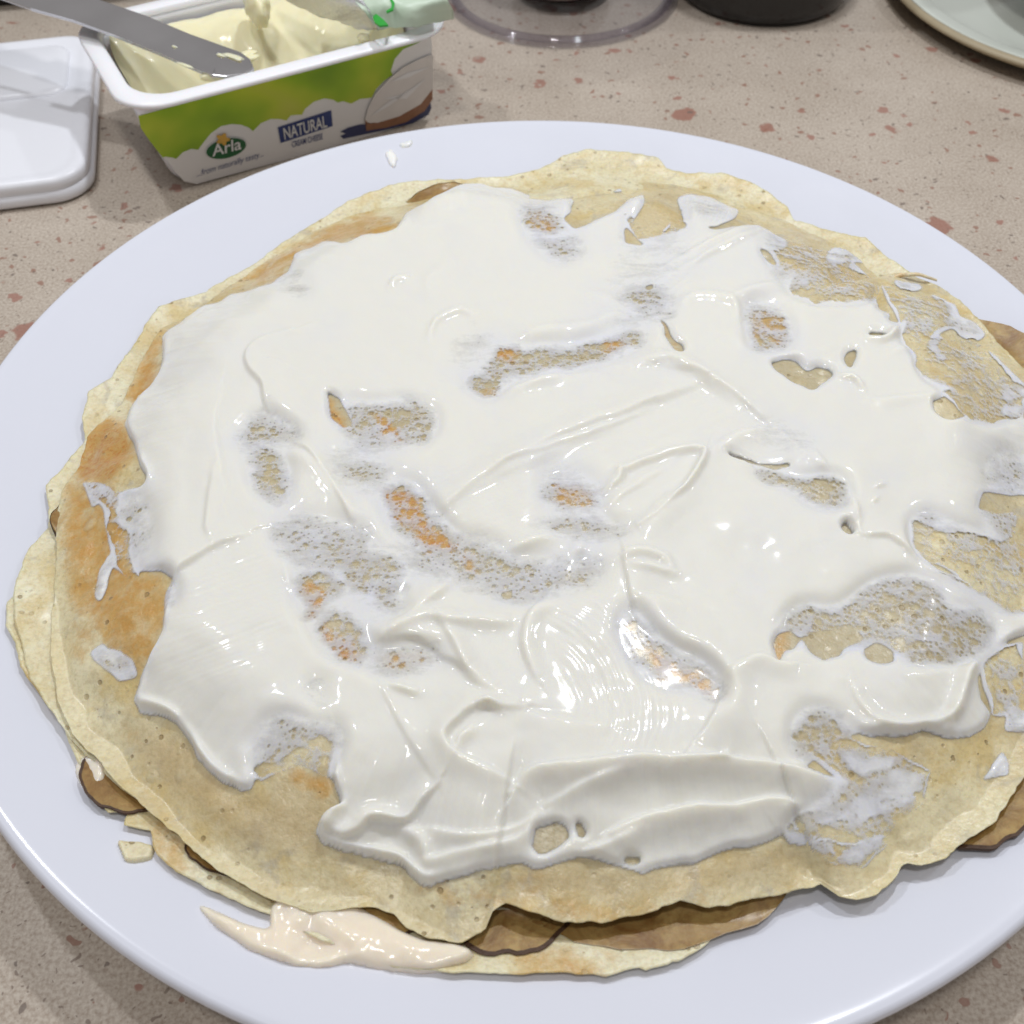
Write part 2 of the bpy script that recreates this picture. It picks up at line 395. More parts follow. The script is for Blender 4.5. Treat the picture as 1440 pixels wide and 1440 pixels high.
# ------------------------------------------------------------------ crepes
def outline(pts, z):
    return np.array([at(x, y, z)[:2] for x, y in pts])
TOP = [(222, 466), (196, 508), (176, 555), (150, 585), (120, 612), (108, 650), (86, 690), (78, 722), (80, 770), (76, 830), (72, 890), (76, 950), (86, 995), (108, 1040), (138, 1072), (168, 1105), (205, 1138), (245, 1172), (292, 1215), (345, 1248), (400, 1275), (440, 1286), (495, 1276), (528, 1273), (552, 1284), (574, 1306), (606, 1322), (650, 1326), (682, 1312), (694, 1282), (712, 1274), (745, 1288), (790, 1301), (850, 1299), (900, 1290), (955, 1272), (1000, 1280), (1040, 1273), (1100, 1257), (1158, 1243), (1172, 1262), (1200, 1271), (1230, 1263), (1252, 1242), (1270, 1217), (1292, 1224), (1322, 1214), (1350, 1191), (1392, 1164), (1422, 1120), (1442, 1080), (1466, 1000), (1482, 900), (1488, 800), (1482, 700), (1466, 610), (1442, 535), (1404, 494), (1378, 462), (1344, 428), (1312, 406), (1285, 393), (1255, 390), (1236, 400), (1208, 372), (1160, 344), (1100, 318), (1040, 290), (985, 270), (945, 262), (905, 260), (850, 262), (782, 262), (740, 266), (700, 262), (660, 256), (625, 258), (585, 276), (540, 290), (490, 302), (440, 324), (390, 354), (335, 392), (280, 432)]
MID = [(560, 270), (500, 290), (430, 328), (360, 372), (290, 415), (228, 440), (188, 492), (160, 535), (128, 558), (119, 590), (120, 622), (95, 655), (68, 690), (72, 720), (70, 748), (44, 782), (30, 830), (28, 870), (40, 920), (52, 970), (80, 1010), (104, 1045), (140, 1085), (220, 1150), (330, 1225), (440, 1265), (600, 1280), (800, 1270), (1000, 1255), (1200, 1215), (1370, 1140), (1440, 980), (1460, 800), (1440, 620), (1360, 470), (1240, 375), (1212, 352), (1165, 338), (1112, 322), (1104, 306), (1060, 280), (1010, 264), (962, 260), (935, 254), (922, 243), (870, 236), (825, 232), (790, 238), (760, 250), (715, 257), (650, 262), (600, 266)]
BOT = [(36, 858), (24, 872), (26, 905), (36, 925), (48, 965), (70, 1000), (98, 1030), (112, 1065), (130, 1105), (150, 1140), (166, 1164), (181, 1178), (190, 1168), (202, 1156), (222, 1185), (232, 1222), (262, 1246), (300, 1264), (345, 1286), (385, 1300), (450, 1335), (530, 1362), (560, 1376), (620, 1381), (700, 1384), (790, 1382), (850, 1386), (904, 1381), (902, 1374), (910, 1376), (950, 1366), (984, 1346), (1004, 1318), (1050, 1292), (1110, 1264), (1200, 1210), (1330, 1130), (1420, 950), (1430, 780), (1400, 600), (1300, 450), (1150, 360), (950, 290), (800, 275), (600, 300), (420, 380), (290, 470), (200, 570), (130, 680), (70, 790)]

WET = None
class Sheet:
    def __init__(s, poly, zout):
        P = outline(poly, zout); s.c = np.array([.006, -.006])
        d = P-s.c; th = np.arctan2(d[:, 1], d[:, 0]); rr = np.hypot(d[:, 0], d[:, 1])
        o = np.argsort(th); th, rr = th[o], rr[o]
        s.th = np.concatenate([th-2*np.pi, th, th+2*np.pi]); s.rr = np.tile(rr, 3)
    def R(s, t):
        v = np.interp(t, s.th, s.rr)
        k = 12*s.c[0]*0
        return v + .00055*fbm(60*np.cos(t)+70, 60*np.sin(t)+70, 31, 4)
    def rho(s, X, Y):
        dx, dy = X-s.c[0], Y-s.c[1]; t = np.arctan2(dy, dx)
        return np.hypot(dx, dy)/s.R(t), t
SH_T, SH_M, SH_B = Sheet(TOP, .0185), Sheet(MID, .0150), Sheet(BOT, .0115)
def z_bot(X, Y):
    rho, t = SH_B.rho(X, Y); r = np.hypot(X, Y)
    return zp(r)+.0012+.0006*(1+fbm(X*70+9, Y*70+3, 5, 3))*sstep(.75, 1, rho)
def z_mid(X, Y):
    rho, t = SH_M.rho(X, Y); r = np.hypot(X, Y)
    core = .0235-.001*rho**2; edge = zp(r)+.0026+.0016*np.sin(t)*(np.sin(t) > 0)
    k = sstep(.80, .985, rho)
    return np.maximum(core*(1-k)+edge*k, zp(r)+.0018)+.0009*fbm(X*90, Y*90, 45, 3)*sstep(.7, 1, rho)
# lumps in the top crepe from the filling underneath (px x, px y, height mm, radius mm)
LUMPS = [(360, 1100, 1.6, 14), (150, 860, 1.2, 10), (720, 1240, 1.8, 13), (940, 1225, 1.6, 16), (1250, 1150, 1.4, 14), (1350, 560, 1.5, 13), (1300, 430, 1.2, 9), (910, 300, 1.5, 9), (775, 310, .9, 9), (1010, 300, 1.0, 8), (620, 290, 1.8, 9),
         (560, 590, .8, 14), (800, 700, .8, 16), (1130, 690, .9, 15), (480, 880, .7, 16), (950, 930, -.7, 12), (1180, 880, -.8, 14), (380, 620, -.6, 12), (1170, 1050, -.9, 12)]
LW_ = [(*at(x, y, .029)[:2], h/1000, r/1000) for x, y, h, r in LUMPS]
CREASES = [([(1100, 1180), (1135, 1215), (1162, 1244)], -2.6, 16, 26), ([(1255, 1160), (1268, 1200), (1270, 1222)], -1.2, 14, 18),
           ([(470, 1160), (450, 1230), (440, 1290)], -1.0, 26, 26), ([(690, 1230), (694, 1285)], -1.1, 18, 18),
           ([(940, 268), (965, 290), (962, 310)], -1.6, 8, 14), ([(1238, 400), (1232, 420), (1245, 440)], -2.2, 9, 9), ([(870, 265), (868, 290)], .8, 14, 14),
           ([(90, 700), (110, 800), (105, 900), (120, 990)], .7, 24, 24), ([(190, 1010), (260, 1090), (330, 1160), (420, 1210)], .9, 26, 26)]
CR = np.zeros((BH, BW), np.float32)
for c in CREASES: stroke(CR, *c)
def z_top(X, Y):
    rho, t = SH_T.rho(X, Y); r = np.hypot(X, Y)
    core = .0315-.0022*rho**2
    edge = np.interp(np.degrees(t), [-180, -150, -125, -100, -75, -50, -20, 10, 30, 50, 70, 95, 120, 150, 180],
                     [.0172, .0170, .0168, .0182, .0190, .0185, .0185, .0195, .0205, .0195, .0185, .0178, .0178, .0172, .0172])
    k = sstep(.74, 1.03, rho)
    z = core*(1-k)+edge*k
    for x, y, h, rr in LW_: z = z+h*np.exp(-((X-x)**2+(Y-y)**2)/rr**2)
    z = z+.0017*fbm(X*42+3, Y*42+8, 11, 3)*(.35+.65*sstep(.6, .95, rho))+.0011*fbm(X*140, Y*140, 21, 2)*(.15+.85*sstep(.75, .98, rho))
    px, py = proj(X, Y, z)
    z = z+bil(CR, px, py)/1000
    return np.maximum(z, zp(r)+.0042)

BROWN = np.zeros((BH, BW), np.float32)
for pts, r, a in [
    ([(224, 466), (230, 480), (224, 522), (206, 560), (182, 582), (168, 560), (190, 520)], 5, .8),
    ([(320, 412), (372, 402), (402, 376), (500, 336), (556, 324), (556, 300), (480, 308), (420, 340), (370, 372)], 5, .75),
    ([(118, 602), (182, 600), (192, 635), (170, 682), (118, 690), (106, 655)], 6, .95),
    ([(86, 690), (150, 685), (168, 740), (182, 790), (236, 815), (228, 900), (206, 940), (180, 952), (150, 905), (118, 880), (94, 820), (88, 760)], 9, .72),
    ([(105, 700), (150, 692), (160, 745), (170, 800), (150, 850), (110, 850), (100, 780)], 8, .5),
    ([(102, 870), (136, 872), (130, 905), (116, 925), (100, 910)], 5, .6),
    ([(410, 1083), (450, 1094), (474, 1116), (440, 1118), (408, 1102)], 4, .7), ([(155, 1015), (198, 1035), (170, 1050)], 8, .35),
    ([(452, 555), (480, 562), (497, 602), (480, 608), (462, 590)], 3, 1.0), ([(530, 585), (558, 590), (565, 628), (545, 622)], 3, 1.0),
    ([(520, 680), (582, 688), (602, 730), (642, 765), (645, 790), (600, 768), (575, 740), (545, 725)], 4, 1.2),
    ([(395, 380), (428, 382), (425, 412), (400, 405)], 5, .8),
    ([(418, 810), (452, 820), (448, 862), (436, 877), (420, 870)], 4, 1.2), ([(440, 875), (492, 892), (505, 925), (480, 940), (460, 905)], 4, 1.2),
    ([(515, 915), (620, 918), (620, 945), (520, 942)], 6, .7),
    ([(868, 862), (888, 876), (880, 890)], 4, .8), ([(896, 898), (960, 935), (1012, 962), (1006, 990), (960, 966), (900, 940)], 5, .8),
    ([(1045, 442), (1105, 440), (1105, 490), (1050, 488)], 5, .55), ([(733, 288), (788, 298), (788, 344), (735, 325)], 7, .6),
    ([(698, 483), (738, 487), (738, 518), (702, 512)], 4, 1.0), ([(845, 472), (892, 478), (862, 503)], 4, .9), ([(652, 542), (700, 556), (690, 566)], 3, 1.0),
    ([(755, 672), (838, 678), (820, 720), (760, 715)], 6, .7), ([(1088, 892), (1110, 890), (1108, 940), (1092, 935)], 4, .9), ([(625, 780), (675, 785), (670, 800)], 4, 1.0),
    ([(560, 1235), (700, 1262), (880, 1275), (1000, 1262), (1000, 1280), (850, 1298), (700, 1272), (600, 1262)], 9, .42),
    ([(720, 1222), (770, 1228), (760, 1262), (722, 1255)], 8, .5), ([(1160, 1195), (1200, 1200), (1180, 1245)], 10, .3), ([(930, 440), (966, 500), (940, 470)], 6, 1.2)]:
    BROWN = np.maximum(BROWN, a*soft(pts, r*1.7+2))
BROWN = np.clip(BROWN*1.1, 0, 1.2)
bq = np.mgrid[0:BH, 0:BW].astype(np.float32)
BROWN = bil(BROWN, bq[1]+BX+22*fbm(bq[1]/40, bq[0]/40, 231, 4), bq[0]+BY+22*fbm(bq[1]/40, bq[0]/40, 241, 4)).astype(np.float32)
TAN = np.zeros((BH, BW), np.float32)
for pts, r, a in [([(200, 1020), (270, 1050), (340, 1120), (440, 1110), (440, 1200), (330, 1180), (240, 1110), (195, 1060)], 22, .85), ([(380, 1085), (475, 1085), (450, 1210), (360, 1160)], 16, .7), ([(880, 270), (960, 280), (955, 340), (870, 340)], 10, .5), ([(560, 268), (650, 256), (640, 290), (560, 310)], 9, .5),
                  ([(740, 1225), (960, 1215), (1120, 1180), (1140, 1225), (960, 1255), (780, 1265)], 16, .6), ([(1110, 330), (1240, 400), (1230, 420), (1110, 400)], 14, .45), ([(1290, 470), (1440, 560), (1440, 600), (1320, 560)], 16, .4), ([(1160, 1030), (1330, 1030), (1290, 1090), (1180, 1130)], 20, .4)]:
    TAN = np.maximum(TAN, a*soft(pts, r))
PALE = np.zeros((BH, BW), np.float32)
for pts, r, a in [([(124, 560), (178, 555), (182, 590), (160, 605), (122, 605)], 5, .9), ([(185, 505), (215, 505), (205, 525), (183, 528)], 4, .7), ([(165, 835), (205, 820), (205, 845), (175, 850)], 4, .8), ([(150, 880), (200, 862), (210, 890), (180, 905), (148, 905)], 4, .8), ([(415, 335), (460, 335), (450, 352), (415, 352)], 4, .7),
                  ([(76, 700), (96, 720), (100, 1000), (84, 1000), (70, 900)], 8, .6), ([(130, 1040), (180, 1040), (200, 1090), (150, 1090)], 14, .5), ([(1180, 1180), (1330, 1130), (1400, 1120), (1340, 1200), (1230, 1265), (1170, 1260)], 24, .65), ([(1290, 800), (1440, 790), (1440, 860), (1330, 850)], 20, .6)]:
    PALE = np.maximum(PALE, a*soft(pts, r))

def crepe(name, sh, zf, mat, thick, na=760, nr=170, edge_brown=0):
    t = np.linspace(-np.pi, np.pi, na, endpoint=False); R = sh.R(t)
    q = np.concatenate([np.linspace(.0, .7, nr//3, endpoint=False), np.linspace(.7, 1, nr-nr//3)])
    X = sh.c[0]+R[:, None]*q[None]*np.cos(t)[:, None]; Y = sh.c[1]+R[:, None]*q[None]*np.sin(t)[:, None]
    Z = zf(X, Y); th = thick*(1-.75*sstep(.985, 1, q))[None]
    V = np.concatenate([np.stack([X, Y, Z], -1).reshape(-1, 3), np.stack([X, Y, Z-th], -1).reshape(-1, 3)])
    i = np.arange(na)[:, None]; j = np.arange(nr-1)[None]; k = (i+1) % na; off = na*nr
    A = np.stack([i*nr+j, i*nr+j+1, k*nr+j+1, k*nr+j], -1).reshape(-1, 4)
    B = A[:, ::-1]+off
    ii = np.arange(na); kk = (ii+1) % na
    E = np.stack([ii*nr+nr-1, ii*nr+nr-1+off, kk*nr+nr-1+off, kk*nr+nr-1], -1)
    me = npmesh(name, V, np.concatenate([A, B, E]))
    px, py = proj(X, Y, Z)
    if name == 'top':
        br = bil(BROWN, px, py); pa = bil(PALE, px, py)
    else:
        br = edge_brown*sstep(.93, 1, np.broadcast_to(q[None], X.shape))*sstep(-.1, .35, fbm(X*40, Y*40, 77, 3)); pa = np.zeros_like(X)
    attr(me, 'brown', np.tile(br.ravel(), 2)); attr(me, 'pale', np.tile(pa.ravel(), 2))
    if name == 'top':
        attr(me, 'tan', np.tile(bil(TAN, px, py).ravel(), 2)); attr(me, 'wet', np.tile(bil(WET, px, py).ravel(), 2))
    return me
# ------------------------------------------------------------------ cream spread on the top crepe
CREAM = [(560, 326), (575, 305), (600, 288), (622, 276), (646, 266), (680, 262), (717, 267), (745, 276), (770, 284), (792, 284), (806, 282), (803, 300), (790, 308), (806, 325), (830, 316), (862, 297), (882, 280), (906, 274), (908, 285), (895, 305), (878, 322), (880, 345), (905, 344), (935, 332), (968, 318), (960, 300), (955, 280), (972, 274), (1000, 280), (1036, 297), (1030, 308), (1010, 318), (985, 322), (1002, 326), (1030, 322), (1065, 320), (1082, 326), (1104, 336), (1106, 348), (1090, 358), (1066, 352), (1072, 366), (1092, 380), (1112, 388), (1116, 404), (1122, 420), (1150, 420), (1185, 424), (1205, 418), (1232, 424), (1234, 436), (1250, 440), (1246, 452), (1264, 456), (1272, 446), (1274, 462), (1266, 470), (1272, 486), (1286, 498), (1286, 515), (1298, 530), (1322, 545), (1345, 556), (1330, 558), (1308, 566), (1312, 582), (1332, 592), (1362, 584), (1392, 592), (1420, 600), (1446, 590), (1470, 640), (1475, 700), (1440, 696), (1396, 694), (1378, 702), (1374, 716), (1400, 720), (1432, 722), (1424, 750), (1406, 762), (1370, 758), (1340, 744), (1300, 735), (1288, 740), (1292, 762), (1300, 785), (1322, 806), (1352, 820), (1380, 842), (1420, 858), (1450, 870), (1450, 892), (1420, 902), (1394, 920), (1376, 935), (1372, 958), (1378, 985), (1390, 1008), (1380, 1028), (1360, 1038), (1330, 1036), (1300, 1030), (1268, 1036), (1235, 1036), (1210, 1030), (1180, 1040), (1150, 1062), (1130, 1078), (1150, 1088), (1186, 1103), (1172, 1124), (1158, 1137), (1130, 1142), (1112, 1160), (1100, 1172), (1062, 1186), (1022, 1194), (970, 1214), (940, 1216), (908, 1228), (886, 1224), (850, 1214), (818, 1208), (780, 1218), (752, 1222), (728, 1214), (690, 1222), (648, 1232), (612, 1240), (606, 1246), (590, 1244), (566, 1222), (530, 1206), (482, 1196), (452, 1184), (442, 1168), (450, 1150), (478, 1136), (474, 1112), (470, 1078), (466, 1050), (452, 1034), (430, 1045), (400, 1062), (372, 1080), (362, 1092), (352, 1112), (338, 1116), (318, 1104), (298, 1086), (280, 1066), (266, 1046), (248, 1018), (224, 1008), (200, 1006), (192, 988), (208, 940), (216, 912), (228, 886), (234, 850), (246, 816), (232, 800), (212, 802), (196, 806), (186, 788), (180, 762), (166, 745), (156, 722), (162, 700), (182, 690), (204, 682), (208, 672), (196, 655), (186, 626), (176, 600), (184, 582), (200, 562), (220, 532), (232, 504), (230, 474), (256, 456), (284, 432), (308, 424), (326, 414), (352, 410), (384, 402), (402, 384), (414, 356), (450, 346), (486, 340), (512, 330), (540, 332)]
EXTRA = [  # small separate touches of cream on the bare crepe
    [(116, 682), (134, 684), (150, 690), (160, 702), (154, 716), (146, 700), (132, 716), (124, 700)],
    [(136, 840), (143, 800), (154, 780), (158, 802), (150, 835), (140, 846)],
    [(126, 918), (146, 904), (152, 912), (190, 926), (196, 952), (172, 958), (146, 942)],
    [(1160, 362), (1172, 352), (1194, 352), (1210, 357), (1222, 375), (1200, 371), (1178, 375)],
    [(1310, 415), (1328, 426), (1344, 430), (1348, 445), (1370, 451), (1384, 470), (1378, 480), (1352, 472), (1334, 460), (1330, 444), (1318, 428)],
    [(1310, 484), (1322, 474), (1327, 476), (1321, 490), (1326, 500), (1336, 506), (1330, 514), (1314, 504)],
    [(1376, 1098), (1412, 1060), (1417, 1090), (1395, 1088)], [(1172, 1208), (1200, 1192), (1222, 1176), (1244, 1185), (1232, 1198), (1214, 1216), (1190, 1216)],
    [(1100, 1166), (1126, 1172), (1168, 1190), (1176, 1206), (1150, 1192), (1112, 1186)], [(1235, 1094), (1306, 1088), (1296, 1112), (1270, 1122), (1225, 1118), (1200, 1108)],
    [(1140, 1140), (1220, 1120), (1290, 1120), (1250, 1142), (1180, 1160), (1150, 1160)], [(1420, 990), (1450, 1010), (1450, 1030), (1412, 1030)], [(1180, 1060), (1260, 1075), (1240, 1100), (1200, 1090)],
    [(775, 254), (800, 258), (850, 257), (905, 262), (880, 268), (820, 266)], [(1255, 395), (1290, 398), (1300, 404), (1270, 408)], [(1080, 372), (1110, 378), (1140, 395), (1110, 398)],
    [(1410, 625), (1450, 615), (1450, 650), (1425, 660)], [(1414, 540), (1450, 545), (1450, 560), (1420, 556)], [(1415, 570), (1440, 568), (1440, 590), (1420, 590)]]
HOLES = [  # crisp openings down to the crepe
    [(1080, 512), (1096, 506), (1120, 512), (1136, 524), (1148, 518), (1166, 520), (1172, 530), (1160, 540), (1143, 548), (1114, 540), (1092, 526)],
    [(1214, 476), (1222, 469), (1240, 468), (1246, 475), (1230, 477)], [(1184, 506), (1190, 498), (1204, 494), (1204, 508), (1196, 521), (1188, 514)],
    [(924, 445), (934, 452), (946, 480), (962, 490), (964, 500), (950, 498), (934, 478), (930, 460)],
    [(1178, 742), (1186, 734), (1198, 742), (1206, 755), (1192, 752)], [(1376, 704), (1384, 692), (1410, 694), (1424, 700), (1440, 704), (1440, 718), (1415, 716), (1378, 714)],
    [(1092, 936), (1088, 912), (1094, 894), (1112, 888), (1124, 900), (1118, 916), (1106, 918)], [(1122, 898), (1150, 888), (1200, 880), (1215, 900), (1190, 912), (1184, 924), (1160, 932), (1138, 918)],
    [(1212, 914), (1232, 906), (1256, 918), (1258, 932), (1236, 936), (1218, 930)],
    [(746, 1192), (756, 1168), (778, 1158), (796, 1166), (800, 1182), (780, 1196), (756, 1206)], [(806, 1160), (816, 1158), (826, 1172), (822, 1184), (812, 1180)], [(872, 1212), (884, 1207), (902, 1209), (900, 1218), (880, 1220)],
    [(1008, 638), (1040, 644), (1076, 654), (1112, 650), (1114, 656), (1092, 662), (1060, 656), (1030, 648)],
    [(176, 730), (188, 727), (186, 736), (178, 738)], [(194, 750), (202, 748), (202, 756), (195, 757)], [(700, 835), (718, 830), (720, 842), (708, 846)], [(618, 724), (626, 722), (622, 732)], [(945, 694), (952, 698), (946, 702)], [(1150, 672), (1162, 678), (1152, 682)],
    [(357, 690), (366, 686), (366, 694)], [(386, 686), (402, 684), (400, 694), (390, 694)], [(456, 552), (476, 558), (488, 578), (496, 602), (482, 606), (466, 592)],
    [(870, 300), (880, 300), (878, 310)], [(904, 404), (920, 400), (914, 412), (904, 412)], [(152, 702), (160, 704), (156, 712)]]
LACES = [  # thin worked-over spots: polygon, softness px, amount
    ([(500, 565), (602, 574), (610, 602), (582, 624), (556, 628), (536, 600), (505, 590)], 5, .95), ([(470, 560), (560, 575), (565, 630), (480, 612)], 8, .8),
    ([(366, 560), (378, 566), (378, 588), (366, 582)], 5, .8), ([(338, 600), (370, 590), (420, 612), (432, 632), (400, 628), (360, 632), (338, 640)], 7, .95), ([(356, 640), (385, 640), (404, 672), (402, 696), (366, 692)], 6, .95),
    ([(460, 622), (545, 640), (545, 690), (480, 680)], 12, .62), ([(525, 682), (590, 684), (606, 730), (645, 766), (642, 790), (596, 770), (560, 742)], 6, 1.0),
    ([(655, 540), (686, 556), (716, 556), (700, 530), (740, 528), (796, 515), (860, 502), (900, 486), (905, 474), (880, 470), (810, 490), (740, 502), (722, 486), (694, 494), (690, 520)], 4, .98),
    ([(690, 490), (860, 470), (930, 440), (950, 420), (905, 395), (895, 440), (820, 470)], 10, .66), ([(885, 402), (930, 402), (958, 440), (930, 450), (895, 440)], 7, .82),
    ([(400, 384), (426, 384), (424, 412), (404, 404)], 7, .88), ([(1046, 440), (1106, 440), (1106, 490), (1058, 488)], 6, .86), ([(734, 288), (784, 298), (790, 322), (780, 336), (740, 322)], 6, .96), ([(752, 335), (812, 334), (820, 348), (790, 362), (755, 356)], 6, .84),
    ([(1046, 645), (1110, 672), (1172, 686), (1192, 706), (1178, 722), (1134, 708), (1108, 686), (1064, 668)], 4, 1.0), ([(762, 674), (836, 678), (842, 712), (800, 720), (758, 712)], 8, .84), ([(722, 742), (820, 724), (900, 742), (880, 752), (790, 750)], 5, .86),
    ([(384, 734), (450, 728), (520, 770), (515, 806), (440, 790), (395, 770)], 10, .74), ([(434, 744), (514, 750), (520, 790), (470, 800)], 6, .8), ([(420, 806), (470, 800), (484, 830), (445, 868), (422, 862)], 6, .98), ([(444, 872), (500, 866), (530, 905), (500, 936), (462, 910)], 6, 1.0),
    ([(480, 780), (562, 776), (570, 800), (556, 862), (520, 862), (484, 815)], 9, .82), ([(535, 775), (640, 768), (720, 785), (720, 840), (660, 810), (560, 796)], 8, .78), ([(640, 782), (720, 790), (845, 790), (845, 812), (720, 838), (650, 812)], 8, .78),
    ([(515, 920), (620, 920), (620, 942), (520, 944)], 7, .84), ([(434, 962), (452, 960), (450, 990), (436, 990)], 5, .84), ([(360, 1026), (470, 1018), (474, 1080), (400, 1094), (366, 1080)], 8, .80),
    ([(866, 862), (892, 872), (926, 905), (962, 930), (1014, 962), (1008, 992), (968, 968), (938, 966), (904, 948), (886, 905)], 6, .98),
    ([(1096, 900), (1130, 868), (1170, 856), (1220, 832), (1290, 812), (1318, 830), (1330, 860), (1410, 880), (1370, 920), (1300, 925), (1230, 905), (1150, 900)], 5, .93), ([(1130, 860), (1200, 840), (1300, 812), (1320, 850), (1300, 880), (1180, 880)], 6, .55),
    ([(1110, 1010), (1140, 1004), (1180, 1012), (1210, 1040), (1190, 1075), (1150, 1080), (1116, 1060)], 8, .84), ([(1385, 640), (1450, 640), (1450, 690), (1400, 690)], 9, .7), ([(1380, 700), (1440, 705), (1440, 760), (1410, 765)], 6, .8), ([(1296, 730), (1330, 730), (1360, 756), (1330, 770), (1300, 765)], 7, .8),
    ([(1180, 1060), (1310, 1085), (1250, 1130), (1140, 1165), (1130, 1140), (1190, 1105)], 10, .6), ([(1066, 345), (1110, 345), (1140, 398), (1085, 385)], 8, .7), ([(955, 275), (1030, 300), (1010, 318), (975, 300)], 6, .5), ([(120, 900), (200, 925), (195, 960), (140, 950)], 6, .48), ([(160, 700), (200, 690), (210, 780), (180, 790)], 9, .55), ([(215, 800), (245, 805), (240, 860), (226, 850)], 6, .8), ([(1160, 350), (1225, 350), (1225, 380), (1160, 380)], 6, .4),
    ([(860, 330), (990, 330), (960, 420), (840, 410)], 16, .30), ([(1230, 640), (1290, 640), (1290, 700), (1230, 690)], 14, .2), ([(1060, 585), (1150, 600), (1150, 640), (1050, 630)], 12, .38), ([(640, 470), (720, 460), (700, 540), (640, 560)], 14, .35)]
